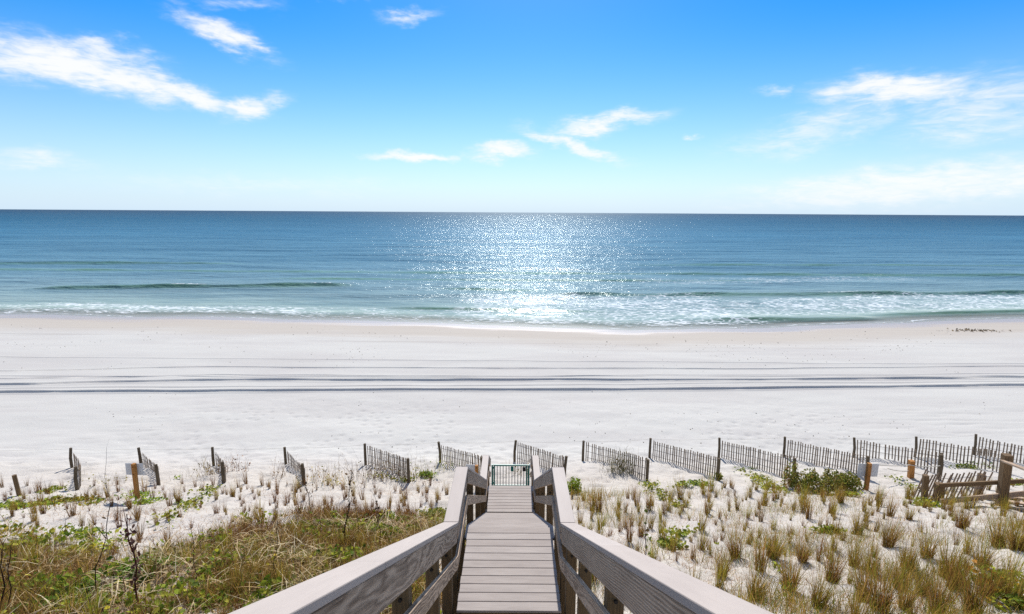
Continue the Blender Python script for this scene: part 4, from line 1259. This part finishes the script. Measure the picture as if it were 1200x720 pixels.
# ------------------------------------------------------------------ light and sky
SUN_EL, SUN_AZ = R(40.0), R(2.0)   # azimuth from +Y towards +X
sd = bpy.data.lights.new('sun', 'SUN'); sd.energy = 3.6; sd.angle = R(0.53); sd.color = (1.0, 0.95, 0.885)
sun = bpy.data.objects.new('sun', sd)
dv = Vector((math.sin(SUN_AZ) * math.cos(SUN_EL), math.cos(SUN_AZ) * math.cos(SUN_EL), math.sin(SUN_EL)))
sun.rotation_euler = (-dv).to_track_quat('-Z', 'Y').to_euler(); sun.location = (0, 30, 60)
COL.objects.link(sun)

world = bpy.data.worlds.new('World'); scene.world = world; world.use_nodes = True
wt = NT.__new__(NT); wt.t = world.node_tree; wt.t.nodes.clear(); wt.m = None
wt.out = wt.t.nodes.new('ShaderNodeOutputWorld')
sky = wt.n('ShaderNodeTexSky', sky_type='NISHITA', sun_disc=False, sun_elevation=SUN_EL, sun_rotation=SUN_AZ,
           air_density=1.0, dust_density=0.15, ozone_density=3.0, altitude=0.0)
hs = wt.n('ShaderNodeHueSaturation', {'Hue': 0.5, 'Saturation': 1.38, 'Value': 0.93, 'Color': wt.mix(1.0, sky.outputs[0], (0.86, 0.93, 1.05, 1), 'MULTIPLY')})
tc = wt.n('ShaderNodeTexCoord').outputs['Generated']
sep = wt.n('ShaderNodeSeparateXYZ', {0: tc})
az = wt.math('MULTIPLY', wt.math('ARCTAN2', sep.outputs[0], sep.outputs[1]), 180 / math.pi)
el = wt.math('MULTIPLY', wt.math('ARCSINE', sep.outputs[2]), 180 / math.pi)
cvec = wt.n('ShaderNodeCombineXYZ', {0: az, 1: wt.math('MULTIPLY', el, 2.2), 2: 0.0}).outputs[0]
w1 = wt.n('ShaderNodeTexNoise', {'Vector': cvec, 'Scale': 0.16, 'Detail': 5.0, 'Roughness': 0.6})
wsep = wt.n('ShaderNodeSeparateXYZ', {0: w1.outputs['Color']})
azw = wt.math('ADD', az, wt.math('MULTIPLY', wt.math('SUBTRACT', wsep.outputs[0], 0.5), 7.0))
elw = wt.math('ADD', el, wt.math('MULTIPLY', wt.math('SUBTRACT', wsep.outputs[1], 0.5), 4.2))


def ang(px, py):
    d = ray(px, py); return math.degrees(math.atan2(d[0], d[1])), math.degrees(math.asin(d[2]))


CLOUDS = [  # centre px, half length px, half height px, tilt (deg, + = right end lower), strength, softness
    (75, 74, 104, 26, 2, 1.1), (150, 90, 85, 22, 8, 1.02), (225, 106, 80, 15, 12, 1.05), (300, 122, 34, 15, -14, 1.0), (25, 78, 60, 20, 0, 0.9), (120, 62, 70, 14, 0, 0.8),
    (265, 42, 58, 15, 22, 0.95), (300, 62, 30, 8, 15, 0.8), (280, 6, 60, 10, 0, 0.45), (480, 20, 36, 9, -5, 0.55),
    (488, 183, 50, 7, 0, 1.15), (585, 178, 40, 11, -4, 1.0), (672, 168, 66, 9, 16, 1.0), (705, 143, 68, 12, -8, 1.0),
    (1040, 108, 100, 19, 4, 1.05), (1090, 118, 110, 30, 4, 0.45), (910, 108, 20, 9, 0, 0.5), (812, 165, 12, 5, 0, 0.7),
    (960, 150, 140, 26, -14, 0.58), (1150, 130, 130, 42, 0, 0.62), (1080, 215, 320, 28, -5, 0.85), (60, 195, 60, 14, -6, 0.5), (300, 215, 200, 14, 0, 0.35), (390, 0, 60, 6, 0, 0.3)]
tot = None
for cx, cy, hl, hh, tilt, st in CLOUDS:
    a0, e0 = ang(cx, cy); a1, e1 = ang(cx + hl, cy); _, e2 = ang(cx, cy - hh)
    La, Lh = max(a1 - a0, 0.4), max(e2 - e0, 0.25)
    c_, s_ = math.cos(R(-tilt)), math.sin(R(-tilt))
    dx = wt.math('SUBTRACT', azw, a0); dy = wt.math('SUBTRACT', elw, e0)
    u = wt.math('ADD', wt.math('MULTIPLY', dx, c_ / La), wt.math('MULTIPLY', dy, s_ / La))
    v = wt.math('ADD', wt.math('MULTIPLY', dx, -s_ / Lh), wt.math('MULTIPLY', dy, c_ / Lh))
    r2 = wt.math('ADD', wt.math('MULTIPLY', u, u), wt.math('MULTIPLY', v, v))
    g = wt.math('MULTIPLY', wt.math('EXPONENT', wt.math('MULTIPLY', r2, -1.1)), st)
    tot = g if tot is None else wt.math('MAXIMUM', tot, g)
fn = wt.noise(wt.scale(cvec, (0.55, 0.9, 1)), 0.55, 7, 0.62, 0.8)
den = wt.math('ADD', tot, wt.math('MULTIPLY', wt.math('SUBTRACT', fn, 0.5), wt.math('MINIMUM', wt.math('MULTIPLY', tot, 2.2), 1.0)))
fn2 = wt.noise(wt.scale(cvec, (0.6, 1.2, 1)), 0.8, 6, 0.55, 1.2)
den = wt.math('MULTIPLY', den, wt.mapr(fn2, 0.25, 0.62, 0.78, 1.12))
den = wt.mapr(den, 0.06, 1.15, 0.0, 0.96)
hi = wt.mapr(el, 24.0, 48.0, 0.0, 0.55)  # whitish veil added to the unseen overhead sky for soft fill light
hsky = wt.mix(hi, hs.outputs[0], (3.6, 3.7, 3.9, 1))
haze = wt.math('POWER', wt.mapr(el, -1.0, 20.0, 1.0, 0.0, False), 2.1)
HAZE = (4.35, 5.6, 6.9, 1)
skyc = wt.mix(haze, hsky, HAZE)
CLOUD_L, SKY_S = 6.9, 0.088
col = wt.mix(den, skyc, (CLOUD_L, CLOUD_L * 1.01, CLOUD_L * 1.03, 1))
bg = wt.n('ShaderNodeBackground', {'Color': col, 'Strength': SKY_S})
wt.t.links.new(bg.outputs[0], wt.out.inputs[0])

vs = scene.view_settings
vs.view_transform = 'Standard'; vs.look = 'None'; vs.gamma = 1.0; vs.use_curve_mapping = False; vs.exposure = 0.72
scene.display_settings.display_device = 'sRGB'
scene.render.engine = 'CYCLES'
scene.cycles.use_denoising = False
scene.cycles.max_bounces = 6; scene.cycles.diffuse_bounces = 3; scene.cycles.glossy_bounces = 2; scene.cycles.transparent_max_bounces = 8
scene.cycles.sample_clamp_direct = 14.0; scene.cycles.sample_clamp_indirect = 4.0
